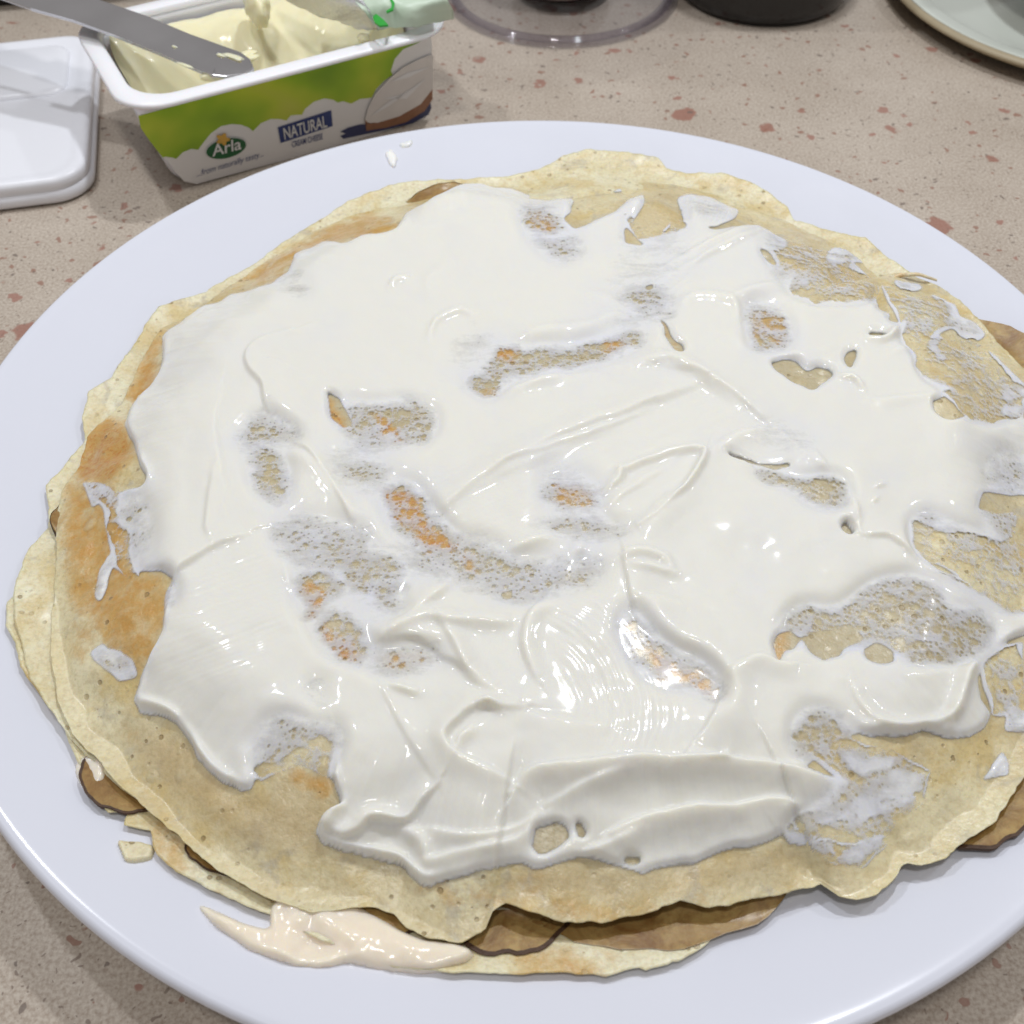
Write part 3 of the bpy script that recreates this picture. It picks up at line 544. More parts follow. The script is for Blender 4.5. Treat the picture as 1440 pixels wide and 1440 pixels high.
STROKES = [  # knife marks: line, height mm, fall-off left px, fall-off right px
    ([(572, 306), (604, 288), (650, 268), (700, 266)], 1.0, 5, 22), ([(600, 300), (650, 285), (730, 285)], .5, 8, 12),
    ([(892, 402), (940, 374), (1000, 345), (1062, 322)], 1.0, 4, 9), ([(900, 408), (950, 384), (1010, 354), (1066, 330)], .7, 4, 5),
    ([(410, 470), (365, 486), (349, 504), (352, 524), (370, 545), (376, 572), (402, 612), (440, 642), (470, 682), (500, 740), (524, 778)], .8, 34, 3.5),
    ([(604, 482), (614, 456), (648, 440), (668, 446)], .6, 6, 5), ([(548, 408), (560, 398), (578, 394)], .7, 4, 5), ([(600, 415), (604, 396), (640, 372)], .35, 8, 14),
    ([(612, 728), (640, 702), (670, 682), (724, 648), (800, 612), (872, 586), (940, 560), (985, 542)], 1.0, 16, 7), ([(640, 712), (720, 664), (790, 632), (880, 600)], .5, 7, 8), ([(700, 660), (820, 618), (920, 580)], .4, 4, 4),
    ([(888, 520), (940, 511), (988, 536), (1044, 574)], 1.0, 10, 8), ([(930, 520), (980, 530), (1040, 566), (1100, 612), (1150, 660)], .6, 26, 4),
    ([(720, 492), (760, 470), (830, 462), (900, 432), (960, 405)], .6, 8, 14), ([(735, 545), (780, 536), (850, 534)], .5, 6, 18), ([(700, 562), (750, 545), (790, 535)], .6, 5, 8),
    ([(1004, 636), (1046, 616), (1086, 610), (1112, 626), (1130, 650)], 1.1, 6, 14), ([(1130, 630), (1160, 665), (1190, 700), (1206, 740)], .8, 5, 26),
    ([(860, 680), (880, 664), (945, 641), (988, 640), (966, 690), (930, 716), (896, 742)], .9, 5, 6), ([(872, 662), (868, 682), (810, 710)], .6, 5, 5), ([(940, 660), (890, 690), (850, 720)], .4, 5, 6), ([(990, 640), (965, 692), (925, 728), (890, 748)], .7, 24, 4),
    ([(640, 812), (700, 785), (760, 762), (808, 752), (816, 770), (800, 795)], .9, 6, 9), ([(815, 755), (798, 795), (774, 838), (748, 866), (738, 905), (746, 940), (760, 965)], .9, 16, 5),
    ([(512, 922), (545, 898), (600, 874), (640, 878), (700, 880), (722, 878)], 1.1, 14, 9), ([(620, 878), (640, 910), (662, 955), (700, 978)], .9, 18, 6), ([(545, 905), (590, 902), (626, 926), (660, 952)], 1.1, 22, 3.5),
    ([(562, 862), (560, 830), (585, 800), (628, 788)], .8, 9, 5), ([(560, 880), (620, 836), (640, 808)], .7, 16, 6), ([(575, 845), (580, 815), (612, 798)], .35, 6, 9),
    ([(878, 790), (886, 832), (896, 866), (930, 900), (980, 934), (1016, 962), (1010, 992), (992, 1030), (972, 1052)], 1.2, 38, 3.5),
    ([(870, 790), (890, 784), (930, 788), (948, 808)], .7, 5, 9), ([(884, 800), (920, 806), (950, 812)], .5, 5, 6), ([(900, 850), (940, 852), (965, 862)], .3, 6, 12),
    ([(1016, 960), (1060, 930), (1096, 938), (1122, 938)], .7, 4, 16), ([(960, 1060), (1010, 1078), (1022, 1062)], .5, 8, 6),
    ([(722, 1122), (748, 1092), (800, 1084), (880, 1076), (960, 1078), (1040, 1082), (1110, 1090), (1184, 1102)], 2.0, 7, 26), ([(760, 1140), (830, 1108), (880, 1092)], .6, 6, 16), ([(1184, 1100), (1160, 1136), (1110, 1140)], .9, 14, 8),
    ([(850, 1184), (900, 1160), (960, 1146), (1030, 1142), (1090, 1134), (1120, 1142)], 1.7, 6, 26), ([(790, 1222), (850, 1196), (900, 1176)], .6, 6, 14),
    ([(448, 1180), (472, 1146), (478, 1128)], 1.2, 14, 10), ([(450, 1160), (480, 1180), (506, 1176), (526, 1158), (570, 1160), (594, 1132), (618, 1102)], 1.5, 18, 3),
    ([(452, 1184), (500, 1202), (550, 1210), (590, 1238), (612, 1242)], 1.3, 10, 8), ([(555, 1165), (590, 1190), (604, 1230)], .9, 14, 8), ([(600, 1170), (660, 1180), (720, 1172), (760, 1150)], .7, 5, 14), ([(590, 1220), (650, 1205), (720, 1190), (750, 1170)], .8, 6, 12),
    ([(738, 1000), (700, 1000), (672, 998), (644, 1014), (624, 1040), (640, 1066), (680, 1085), (718, 1106)], 1.0, 5, 20), ([(640, 1060), (650, 1040), (668, 1028)], .8, 5, 12), ([(670, 1004), (688, 996), (706, 1006)], .9, 5, 6), ([(720, 1010), (800, 1022), (860, 1030)], .3, 8, 20),
    ([(352, 752), (305, 770), (265, 795), (246, 816), (236, 850), (226, 888), (210, 935), (196, 985)], 1.0, 4, 34), ([(402, 804), (418, 840), (420, 868)], .6, 20, 5), ([(196, 990), (218, 996), (240, 1006), (250, 1018)], 1.1, 8, 6), ([(250, 1020), (280, 1062), (300, 1086), (340, 1114)], .9, 10, 6), ([(280, 1050), (300, 1080)], .6, 5, 5),
    ([(470, 1036), (474, 1078), (478, 1116)], .8, 4, 30), ([(538, 968), (566, 1022), (616, 1106)], .35, 18, 4), ([(548, 965), (590, 980)], .7, 6, 6),
    ([(304, 660), (292, 735), (298, 762)], .4, 16, 4), ([(312, 550), (304, 600), (310, 650), (316, 702)], .4, 5, 26), ([(370, 640), (420, 645), (470, 690), (510, 760)], .6, 10, 12),
    ([(178, 600), (190, 640), (208, 672), (182, 690)], .8, 6, 8), ([(232, 476), (224, 525), (178, 598)], .6, 6, 10),
    ([(1444, 892), (1396, 916), (1362, 945), (1340, 1000), (1330, 1034)], 1.5, 8, 12), ([(1194, 960), (1206, 992), (1240, 1022), (1290, 1030)], .45, 10, 4), ([(1210, 1020), (1280, 1030), (1340, 1010), (1360, 960)], .8, 10, 6), ([(1110, 1074), (1132, 1078)], .5, 6, 6),
    ([(1120, 420), (1160, 424), (1204, 420), (1234, 430)], .8, 5, 14), ([(1020, 428), (1060, 412), (1110, 404)], .5, 6, 10), ([(940, 440), (980, 420), (1030, 430), (1040, 460)], .6, 6, 8), ([(1176, 534), (1196, 536), (1212, 550)], .8, 4, 5), ([(1220, 566), (1250, 568), (1310, 560)], .4, 4, 10), ([(1210, 480), (1240, 482), (1262, 466), (1276, 450)], 1.0, 6, 6), ([(1248, 500), (1280, 492), (1288, 500)], .7, 6, 6),
    ([(1210, 756), (1250, 762), (1310, 800), (1350, 820)], .8, 24, 4), ([(1290, 736), (1330, 742), (1370, 758), (1410, 760)], .5, 6, 5), ([(1380, 692), (1410, 692), (1432, 702)], .6, 5, 8), ([(1172, 856), (1110, 868), (1090, 892)], .4, 10, 4),
    ([(820, 420), (860, 424), (890, 440), (850, 450)], .5, 7, 7), ([(1226, 690), (1242, 684)], .4, 4, 4), ([(1222, 712), (1234, 704)], .3, 4, 4), ([(1000, 470), (1060, 498), (1120, 505), (1180, 490)], .3, 10, 8), ([(556, 324), (600, 330), (700, 310)], .3, 8, 20)]
FILM = [  # smeared, almost see-through film of cream: polygon, amount of wear
    ([(1070, 335), (1120, 340), (1190, 370), (1236, 404), (1230, 424), (1150, 420), (1110, 405)], .86), ([(1240, 400), (1330, 425), (1350, 460), (1320, 470), (1300, 500), (1275, 480), (1262, 450)], .84),
    ([(1300, 480), (1370, 480), (1440, 540), (1440, 600), (1360, 585), (1300, 540)], .97), ([(1286, 735), (1350, 750), (1440, 760), (1450, 850), (1400, 845), (1330, 800), (1295, 780)], .88), ([(1310, 800), (1440, 850), (1440, 890), (1390, 915), (1310, 915)], .74),
    ([(1370, 920), (1440, 905), (1440, 1010), (1395, 1010)], .88), ([(1110, 1040), (1190, 1035), (1310, 1085), (1290, 1130), (1240, 1180), (1130, 1175), (1110, 1150), (1180, 1100)], .84), ([(860, 300), (905, 340), (960, 330), (962, 300), (930, 330)], .9),
    ([(110, 680), (165, 695), (180, 770), (200, 815), (160, 800), (150, 720)], .95), ([(335, 1085), (420, 1050), (470, 1050), (476, 1100), (420, 1075), (370, 1100)], .85), ([(1100, 1160), (1180, 1190), (1250, 1185), (1220, 1220), (1170, 1215)], .82)]
print('drawing')
YY, XX = np.mgrid[0:BH, 0:BW].astype(np.float32)
wx = 7*fbm(XX/38, YY/38, 101, 4); wy = 7*fbm(XX/38, YY/38, 151, 4)
M = mask(CREAM)
for p in EXTRA: M = np.maximum(M, mask(p))
for p, _ in FILM: M = np.maximum(M, mask(p))
for p in HOLES: M = M*(1-mask(p))
def warp(A, k=1.0): return bil(A, XX+BX+k*wx, YY+BY+k*wy).astype(np.float32)
M = warp(M)
LACE = np.zeros((BH, BW), np.float32)
for p, r, a in LACES: LACE = np.maximum(LACE, a*.91*np.clip(soft(p, r*2.8+2)*1.45, 0, 1))
bare = 1-soft(CREAM, 4)
for p, a in FILM:
    sp_ = np.clip((soft(p, 16)-.5)*2.2, 0, 1)
    LACE = np.where(mask(p) > 0, np.maximum(LACE, (1.25-(1.25-a)*sp_)*bare), LACE)
ex = np.zeros((BH, BW), np.float32)
for p in EXTRA: ex = np.maximum(ex, soft(p, 3)*bare)
LACE = LACE*(1-ex)+ex*(.42+.55*fbm(XX/16, YY/14, 171, 3))
lwx = 16*fbm(XX/60, YY/60, 201, 3); lwy = 16*fbm(XX/60, YY/60, 211, 3)
LACE = np.clip(bil(LACE, XX+BX+1.3*wx+lwx*(1-ex), YY+BY+1.3*wy+lwy*(1-ex)).astype(np.float32), 0, 1.2)
HT = np.zeros((BH, BW), np.float32)
for s in STROKES: stroke(HT, *s)
HT = 1.7*warp(HT, .45)
def strips(poly, r, ang, lam, amp, seed):
    a = math.radians(ang); u = (XX+BX)*math.cos(a)+(YY+BY)*math.sin(a); v = -(XX+BX)*math.sin(a)+(YY+BY)*math.cos(a)
    v = v+6*fbm(u/120, v/60, seed, 2)
    return soft(poly, r)*amp*(fbm(u/140, v/lam*1.1, seed+3, 2)*1.3+.4*np.sin(v*2*np.pi/lam))
HT += strips([(235, 830), (330, 770), (410, 800), (400, 900), (330, 960), (220, 980)], 14, -20, 8.5, .06, 7)
HT += strips([(860, 340), (985, 335), (960, 420), (845, 410)], 10, -38, 8, .16, 8)
HT += strips([(955, 274), (1036, 296), (1010, 318), (970, 304)], 4, 118, 7, .30, 9)
HT += strips([(1080, 340), (1110, 340), (1100, 360), (1070, 356)], 4, -30, 7, .25, 10)
# arcs left by the knife round the big swirl
cxs, cys = 690., 1010.; rad = np.hypot(XX+BX-cxs, (YY+BY-cys)*1.15); rad = rad+8*fbm(XX/60, YY/60, 61, 2)
HT += soft([(770, 850), (860, 850), (960, 970), (950, 1050), (860, 1060), (800, 960)], 16)*(.035*np.sin(rad*2*np.pi/12)+.22*fbm(rad/9, np.arctan2(YY+BY-cys, XX+BX-cxs)*3+20, 63, 2))
HT += soft([(560, 650), (1000, 540), (1120, 640), (760, 760), (600, 790)], 30)*.16*fbm((.9*(XX+BX)-.42*(YY+BY))/150+40, (.42*(XX+BX)+.9*(YY+BY))/9, 71, 3)
HT += .55*fbm(XX/75, YY/60, 81, 3)+.05*fbm(XX/26, YY/20, 91, 2)
Ew = blur(M, 9); Es = blur(M, 2.2)
lb = np.clip(blur(np.clip(LACE, 0, 1), 16)*1.5, 0, 1)
TH = 1.35*np.clip((Ew-.49)/.43, 0, 1)**.75*(1-.90*sstep(0, .5, lb))
TH = TH+HT*sstep(.46, .85, Ew)*(1-.85*sstep(.05, .6, lb))
TH = np.maximum(TH, .04)
COVER = sstep(.26, .50, blur(M, 4))
TONE = np.clip(1.05-1.5*blur(LACE, 22)-.55*(1-sstep(.5, .98, blur(M, 16)))+.5*fbm(XX/60, YY/50, 131, 3), 0, 1)
st = .00034
gx = np.arange(-.128, .150, st); gy = np.arange(-.145, .128, st)
GX, GY = np.meshgrid(gx, gy)
rho, _t = SH_T.rho(GX, GY)
GZ = z_top(GX, GY)
px, py = proj(GX, GY, GZ)
cov = bil(COVER, px, py)*(rho < .997); thk = bil(TH, px, py); lac = bil(LACE, px, py)
keepv = cov > .004
ny, nx = GX.shape
i, j = np.meshgrid(np.arange(ny-1), np.arange(nx-1), indexing='ij')
kq = keepv[:-1, :-1] | keepv[1:, :-1] | keepv[:-1, 1:] | keepv[1:, 1:]
kq &= (rho < .999)[:-1, :-1]
q0 = (i*nx+j)[kq]; Q = np.stack([q0, q0+1, q0+nx+1, q0+nx], -1)
used = np.unique(Q); remap = np.zeros(ny*nx, np.int64); remap[used] = np.arange(len(used))
# cream swells outward where the crepe slopes: lift along z
VZ = GZ+.00022+thk*cov/1000
V = np.stack([GX, GY, VZ], -1).reshape(-1, 3)[used]
me = npmesh('cream_layer', V, remap[Q])
attr(me, 'cover', cov.ravel()[used]); attr(me, 'lace', lac.ravel()[used]); attr(me, 'thick', bil(TONE, px, py).ravel()[used])
cl = link('cream_layer', me, M_cream)
tag(cl, 'uneven layer of white cream cheese spread over the top crepe', 'cream')
print('cream verts', len(used))

# crepes, the top one darkened where it soaks under the cream
WET = np.clip(blur(mask(CREAM), 26)*1.5-.45, 0, 1)
o = link('crepe', crepe('bottom', SH_B, z_bot, M_low, .0008, nr=90, edge_brown=.55), M_low)
tag(o, 'bottom crepe lying flat on the white plate, torn pale edge showing', 'crepe')
o = link('crepe', crepe('middle', SH_M, z_mid, M_low, .0008, nr=110, edge_brown=.0), M_low)
tag(o, 'pale middle crepe peeking out beneath the top crepe along its far and left edge', 'crepe')
top = link('crepe', crepe('top', SH_T, z_top, M_top, .0008, na=1000, nr=230), M_top)
tag(top, 'top crepe of the stack, browned at left and spread with white cream', 'crepe')

# ------------------------------------------------------------------ patches lying on plate or crepe
def patch(name, poly, hmm, zref, base, mat, rnd=6, nz=.0, step=.0004, lift=.0002, seed=3, minz=.0):
    A = blur(warp(mask(poly), .5), rnd)
    P = np.array([at(x, y, zref)[:2] for x, y in poly]); lo = P.min(0)-.006; hi = P.max(0)+.006
    X, Y = np.meshgrid(np.arange(lo[0], hi[0], step), np.arange(lo[1], hi[1], step)); Z = base(X, Y)
    px, py = proj(X, Y, Z); a = bil(A, px, py)
    e = np.clip((a-.38)/.5, 0, 1)
    H = hmm/1000*np.sqrt(e)*(1+nz*fbm(X*130, Y*130, seed, 3))-.0016*np.clip((.38-a)/.3, 0, 1)
    Z2 = Z+lift*(e > 0)+H
    ny, nx = X.shape; i, j = np.meshgrid(np.arange(ny-1), np.arange(nx-1), indexing='ij'); k = a > .06
    kq = k[:-1, :-1] & k[1:, :-1] & k[:-1, 1:] & k[1:, 1:]
    q0 = (i*nx+j)[kq]; Q = np.stack([q0, q0+1, q0+nx+1, q0+nx], -1)
    used = np.unique(Q); rm = np.zeros(ny*nx, np.int64); rm[used] = np.arange(len(used))
    me = npmesh(name, np.stack([X, Y, Z2], -1).reshape(-1, 3)[used], rm[Q])
    attr(me, 'brown', np.zeros(len(used))); attr(me, 'pale', np.full(len(used), .4))
    return link(name, me, mat)
def on_plate(X, Y): return zp(np.hypot(X, Y))
def on_low(X, Y):
    rho, t = SH_B.rho(X, Y); b = zp(np.hypot(X, Y))
    return b+.0016*(1-sstep(.97, 1.01, rho))
SM = [(266, 1264), (300, 1282), (345, 1302), (384, 1312), (382, 1292), (384, 1274), (402, 1262), (440, 1268), (500, 1274), (530, 1292), (560, 1310), (600, 1326), (640, 1330), (670, 1340), (656, 1354), (620, 1364), (570, 1367), (530, 1361), (490, 1352), (458, 1361), (420, 1359), (350, 1335), (300, 1298)]
o = patch('sauce_smear', SM, 1.9, .012, on_low, M_sauce, 8, 1.1, minz=.0006)
tag(o, 'glossy peach pink sauce oozing out under the near left edge of the crepes', 'sauce')
o = patch('sauce_blob', [(112, 1072), (132, 1062), (150, 1075), (150, 1098), (132, 1115), (114, 1104), (108, 1088)], 1.2, .014, on_low, M_sauce, 7, .8, minz=.0006)
tag(o, 'small blob of pale sauce beside the brown slice at the left', 'sauce')
o = patch('crepe_scrap', [(165, 1184), (178, 1186), (200, 1188), (219, 1192), (214, 1210), (196, 1212), (177, 1213), (172, 1200)], 1.0, .012, on_plate, M_low, 3, .4, minz=.0003)
tag(o, 'loose scrap of pale crepe on the white plate at lower left', 'crepe scrap')
o = patch('cream_smear', [(544, 216), (552, 210), (560, 222), (556, 238), (548, 232)], .5, .016, on_plate, M_smear, 3, .8)
tag(o, 'tiny smear of cream on the far plate rim, near the printed tub', 'cream smear')
o = patch('cream_smear', [(560, 203), (572, 202), (584, 196), (578, 206), (566, 208)], .4, .018, on_plate, M_smear, 3, .8)
tag(o, 'thinner streak of cream at the very edge of the far plate rim', 'cream smear')

# thin shred of crepe sticking out at the back right
pts = [at(1246, 398, .0215), at(1262, 388, .0222), at(1278, 386, .0222), at(1292, 386, .022), at(1305, 390, .0215), at(1317, 394, .0205)]
p = smooth_line(np.array(pts), 5); Vv = []; n_ = len(p)
for k in range(n_):
    rr = .0007*(1-.5*k/n_)
    for a in range(8): Vv.append(p[k]+np.array([0, rr*1.3*math.cos(a*math.pi/4), rr*math.sin(a*math.pi/4)]))
Qq = [[k*8+a, k*8+(a+1) % 8, k*8+8+(a+1) % 8, k*8+8+a] for k in range(n_-1) for a in range(8)]
me = npmesh('crepe_shred', Vv, Qq); attr(me, 'brown', np.full(len(Vv), .35)); attr(me, 'pale', np.zeros(len(Vv)))
tag(link('crepe_shred', me, M_low), 'thin curled shred of crepe sticking out over the plate at right', 'crepe shred')

# ------------------------------------------------------------------ fried slices between the crepes
def fried_slice(px, py, z, rx, ry, rot, tilt, tdir, label, thick=.004, seed=1, skin=True):
    c = at(px, py, z); root = thing('fried_slice', label, 'fried slice', c, 'fried slices between the crepes')
    n, m = 64, 14; t = np.linspace(0, 2*np.pi, n, endpoint=False)
    wob = 1+.10*fbm(3*np.cos(t)+9*seed, 3*np.sin(t)+5, 200+seed, 3)
    q = np.concatenate([np.linspace(0, .9, m-5), [.94, .97, .99, 1.0, 1.0]])
    zt = np.concatenate([np.full(m-5, 1.0), [.96, .85, .6, .35, 0]])*thick
    X = (rx*wob*np.cos(t))[:, None]*q; Y = (ry*wob*np.sin(t))[:, None]*q
    Z = zt[None]+.0012*fbm(X*120+seed, Y*120, 300+seed, 3)+.0016*np.sin(2*t+seed)[:, None]*q**2
    a = math.radians(rot); X, Y = X*math.cos(a)-Y*math.sin(a), X*math.sin(a)+Y*math.cos(a)
    b = math.radians(tdir); Z = Z+math.tan(math.radians(tilt))*(X*math.cos(b)+Y*math.sin(b))
    zmin = zp(np.hypot(X+c[0], Y+c[1]))+.0022-c[2]; Z = np.maximum(Z, zmin)
    V = np.stack([X, Y, Z], -1).reshape(-1, 3)
    i = np.arange(n)[:, None]; j = np.arange(m-1)[None]; k = (i+1) % n
    Q = np.stack([i*m+j, i*m+j+1, k*m+j+1, k*m+j], -1).reshape(-1, 4)
    link('flesh', npmesh('flesh', V, Q), M_slice, root)
    if skin:
        B = np.stack([X[:, -5:], Y[:, -5:], Z[:, -5:]], -1)
        B = np.concatenate([B, B[:, -1:]-np.array([0, 0, .0012])], 1)
        B[:, :, :2] *= 1.016; B[:, :, 2] += .0001; mm = B.shape[1]
        Q = np.stack([i*mm+np.arange(mm-1)[None], i*mm+np.arange(mm-1)[None]+1, k*mm+np.arange(mm-1)[None]+1, k*mm+np.arange(mm-1)[None]], -1).reshape(-1, 4)
        link('skin', npmesh('skin', B.reshape(-1, 3), Q), M_skin, root)
    return root
fried_slice(716, 1252, .0122, .0140, .0140, 0, 3, 90, 'dark rimmed brown slice under the scalloped front edge of the top crepe', seed=1)
fried_slice(566, 1256, .0122, .0115, .0095, 0, 2, 90, 'brown slice showing just above the peach pink sauce', seed=2)
fried_slice(925, 1214, .0122, .0310, .0180, 8, 8, 90, 'large golden brown slice along the near edge of the stack', seed=3, skin=False, thick=.0048)
fried_slice(1362, 1128, .0122, .0140, .0105, 60, 4, 180, 'brown slice peeking out at the lower right of the crepes', seed=4)
fried_slice(1382, 508, .0150, .0205, .0120, -45, 4, 225, 'yellow brown slice sticking out at the upper right of the crepes', seed=5, skin=False)
fried_slice(612, 296, .0150, .0125, .0060, 20, 12, 90, 'dark edged slice tucked under the far edge, left of the top', seed=6)
fried_slice(112, 735, .0135, .0058, .0085, 5, 4, 0, 'small brown slice at the far left edge of the crepes', seed=7)
fried_slice(190, 1104, .0122, .0100, .0085, -30, 2, 90, 'brown slice with charred corner at the lower left of the stack', seed=8)
fried_slice(318, 1203, .0132, .0080, .0050, -25, 4, 90, 'dark sliver of a slice between the brown corner slice and the sauce', seed=9)

# ------------------------------------------------------------------ cream cheese tub
TA, TB, TD = at(174, 161, .040), at(645, 38, .040), at(75, 37, .040)
ux = (TB-TA)/np.linalg.norm(TB-TA); uy = np.array([-ux[1], ux[0], 0])
TL, TW, THh = np.linalg.norm(TB-TA), float(np.dot(TD-TA, uy))+.002, .040
TO = np.array([TA[0], TA[1], 0]); TC = TO+ux*TL/2+uy*TW/2
def tub_w(u, v, z): return TO+ux*u+uy*v+np.array([0, 0, z])
def rrect(L, W, r, n=9):
    out = []
    for cx, cy, a0 in ((L/2-r, W/2-r, 0), (-L/2+r, W/2-r, 90), (-L/2+r, -W/2+r, 180), (L/2-r, -W/2+r, 270)):
        for k in range(n):
            a = math.radians(a0+90*k/(n-1)); out.append((cx+r*math.cos(a), cy+r*math.sin(a)))
    return out
def loft(rings, frame, close0=False, close1=False):
    """rings: (L, W, r, z); frame maps local to offset"""
    bm = bmesh.new(); R = []
    for L, W, r, z in rings: R.append([bm.verts.new(frame(x, y, z)) for x, y in rrect(L, W, r)])
    n = len(R[0])
    for a, b in zip(R[:-1], R[1:]):
        for k in range(n): bm.faces.new((a[k], a[(k+1) % n], b[(k+1) % n], b[k]))
    if close0: bm.faces.new(R[0][::-1])
    if close1: bm.faces.new(R[-1])
    return bm
def tubf(x, y, z): return tuple(ux*x+uy*y+np.array([0, 0, z]))
tub = thing('cream_tub', 'rectangular white plastic cream cheese tub with green printed side, open', 'tub', TC)
TAP = .0085                                  # how far the walls lean in at the foot
ow = lambda k: (TL-.009-2*TAP*(1-k), TW-.009-2*TAP*(1-k), .012+.004*k)
rings = [(ow(0)[0]-.006, ow(0)[1]-.006, .010, .0003), (ow(.02)[0]-.001, ow(.02)[1]-.001, .0115, .0012), (*ow(.06), .003), (*ow(.3), .012), (*ow(.6), .024), (*ow(.95), .0378)]
inner = [(TL-.013, TW-.013, .014, .0385)] + [(ow(k)[0]-.0022, ow(k)[1]-.0022, .013, .0012+.0378*k) for k in (.9, .6, .3, .1)] + [(ow(0)[0]-.008, ow(0)[1]-.008, .01, .0018)]
bmobj('body', loft(rings+inner, tubf, True, True), M_plastic, tub)
rim = [(TL-.0135, TW-.0135, .0135, .0378), (TL-.0130, TW-.0130, .0140, .0396), (TL-.0110, TW-.0110, .0145, .0402), (TL-.0012, TW-.0012, .0158, .0400), (TL, TW, .016, .0394), (TL, TW, .016, .0384), (TL-.0014, TW-.0014, .0155, .0380), (TL-.010, TW-.010, .0142, .0376)]
bmobj('rim', loft(rim, tubf), M_plastic, tub)
# printed front wall: artwork lies on the wall's own plane
P0 = tub_w(TL/2, .0045+TAP, 0.0); wn = np.cross(ux, (uy*(-TAP)+np.array([0, 0, .0378])))
wn = wn/np.linalg.norm(wn)
if wn[1] > 0: wn = -wn
def flat_art(name, px_pts, mat, parent, lift, smooth=True):
    pts = [at_plane(x, y, P0, wn) for x, y in px_pts]
    bm = bmesh.new(); top = [bm.verts.new(tuple(p+wn*lift-TC)) for p in pts]; bot = [bm.verts.new(tuple(p+wn*(lift-.00012)-TC)) for p in pts]
    n = len(pts)
    for tri in tessellate_polygon([[Vector((x, y, 0)) for x, y in px_pts]]): bm.faces.new([top[k] for k in tri])
    for k in range(n): bm.faces.new((top[k], top[(k+1) % n], bot[(k+1) % n], bot[k]))
    return bmobj(name, bm, mat, parent, smooth=False)
def arc(cx, cy, rx, ry, a0, a1, n=10, rot=0):
    out = []; c, s = math.cos(math.radians(rot)), math.sin(math.radians(rot))
    for k in range(n+1):
        a = math.radians(a0+(a1-a0)*k/n); x, y = rx*math.cos(a), ry*math.sin(a); out.append((cx+x*c-y*s, cy+x*s+y*c))
    return out
sleeve = flat_art('printed_label', [(193, 161), (420, 98), (604, 46), (607, 60), (606, 150), (598, 166), (480, 203), (276, 258), (258, 254), (246, 240), (232, 219), (207, 190), (197, 175)], M_white, tub, .0003)
GREEN = [(194, 162), (420, 99), (603, 47), (604, 50)] + [(585, 60), (566, 68), (554, 82), (549, 98), (551, 104), (540, 112), (528, 124), (522, 136), (514, 137), (505, 138), (494, 144), (491, 144), (482, 141), (474, 143), (468, 139), (455, 137), (440, 142), (428, 152), (424, 160), (418, 160), (408, 161), (402, 168), (392, 166), (380, 166), (366, 172), (355, 183), (349, 178), (338, 174), (325, 173), (310, 176), (296, 186), (286, 198), (278, 209), (268, 208), (256, 213), (247, 222), (241, 220), (232, 219), (228, 220), (207, 193), (197, 178)]
flat_art('green_panel', GREEN, M_green, sleeve, .00055)
# logo badge: green oval, gold flower, word
flat_art('logo_badge', arc(317, 207, 30.5, 14.5, 0, 360, 31, -14)[:-1], M_ink, sleeve, .00055)
flat_art('logo_badge', arc(317, 207, 28.5, 13.2, 0, 360, 31, -14)[:-1], M_logo, sleeve, .0008)
fl = []
for k in range(40):
    a = 2*math.pi*k/40; r = 7.2*(1+.25*math.cos(5*a)); fl.append((312+r*math.cos(a)*1.15, 193.5+r*math.sin(a)))
flat_art('logo_flower', fl, M_gold, sleeve, .00105)
flat_art('name_plate', [(390, 178), (465, 154), (467, 176), (394, 200)], M_navy, sleeve, .00055)
flat_art('blue_dish_print', [(478, 184), (490, 178), (505, 174), (560, 170), (604, 142), (606, 150), (602, 160), (580, 172), (540, 182), (510, 188), (482, 194), (478, 190), (486, 187)], M_blue, sleeve, .00055)
flat_art('bread_print', [(512, 165), (520, 172), (560, 160), (590, 142), (607, 120), (607, 138), (596, 154), (570, 170), (540, 178), (514, 182)], M_bread, sleeve, .0008)
flat_art('spread_print', [(512, 166), (516, 150), (526, 130), (546, 108), (566, 92), (590, 80), (607, 74), (607, 122), (590, 144), (560, 161), (530, 170), (516, 170)], M_spread, sleeve, .00105)
for q_ in ([(520, 160), (545, 140), (580, 120), (575, 124), (545, 146)], [(548, 112), (570, 100), (600, 92), (572, 106)], [(540, 136), (566, 130), (596, 108), (570, 136)]):
    flat_art('spread_streak', q_, M_white, sleeve, .0013)  # whiter streaks printed on the pictured spread
def lettering(name, txt, p_left, p_right, p_up, mat, shear=0, bold=.0, lift=.0011, squash=1.0):
    """text set from p_left to p_right (photo px on the wall), capital height given by p_up above p_left"""
    A = at_plane(*p_left, P0, wn); B = at_plane(*p_right, P0, wn); U = at_plane(*p_up, P0, wn)
    ex = B-A; wid = np.linalg.norm(ex); ex = ex/wid; ey = np.cross(wn, ex); hgt = abs(np.dot(U-A, ey))
    if np.dot(ey, U-A) < 0: ey = -ey
    cu = bpy.data.curves.new(name, 'FONT'); cu.body = txt; cu.size = 1; cu.shear = shear; cu.offset = bold; cu.resolution_u = 4
    to = bpy.data.objects.new(name, cu); COL.objects.link(to); dg = bpy.context.evaluated_depsgraph_get()
    me = bpy.data.meshes.new_from_object(to.evaluated_get(dg)); bpy.data.objects.remove(to)
    co = np.zeros(len(me.vertices)*3); me.vertices.foreach_get('co', co); co = co.reshape(-1, 3)
    x0, x1 = co[:, 0].min(), co[:, 0].max(); capz = .70
    W = A-TC+wn*lift+np.outer((co[:, 0]-x0)/(x1-x0)*wid, ex)+np.outer(co[:, 1]/capz*hgt, ey)
    me.vertices.foreach_set('co', W.astype(np.float32).ravel()); me.update()
    return link(name, me, mat, sleeve)
lettering('logo_lettering', 'Arla', (297, 217), (338, 206), (295, 201), M_ink, .1, .012, lift=.00125)
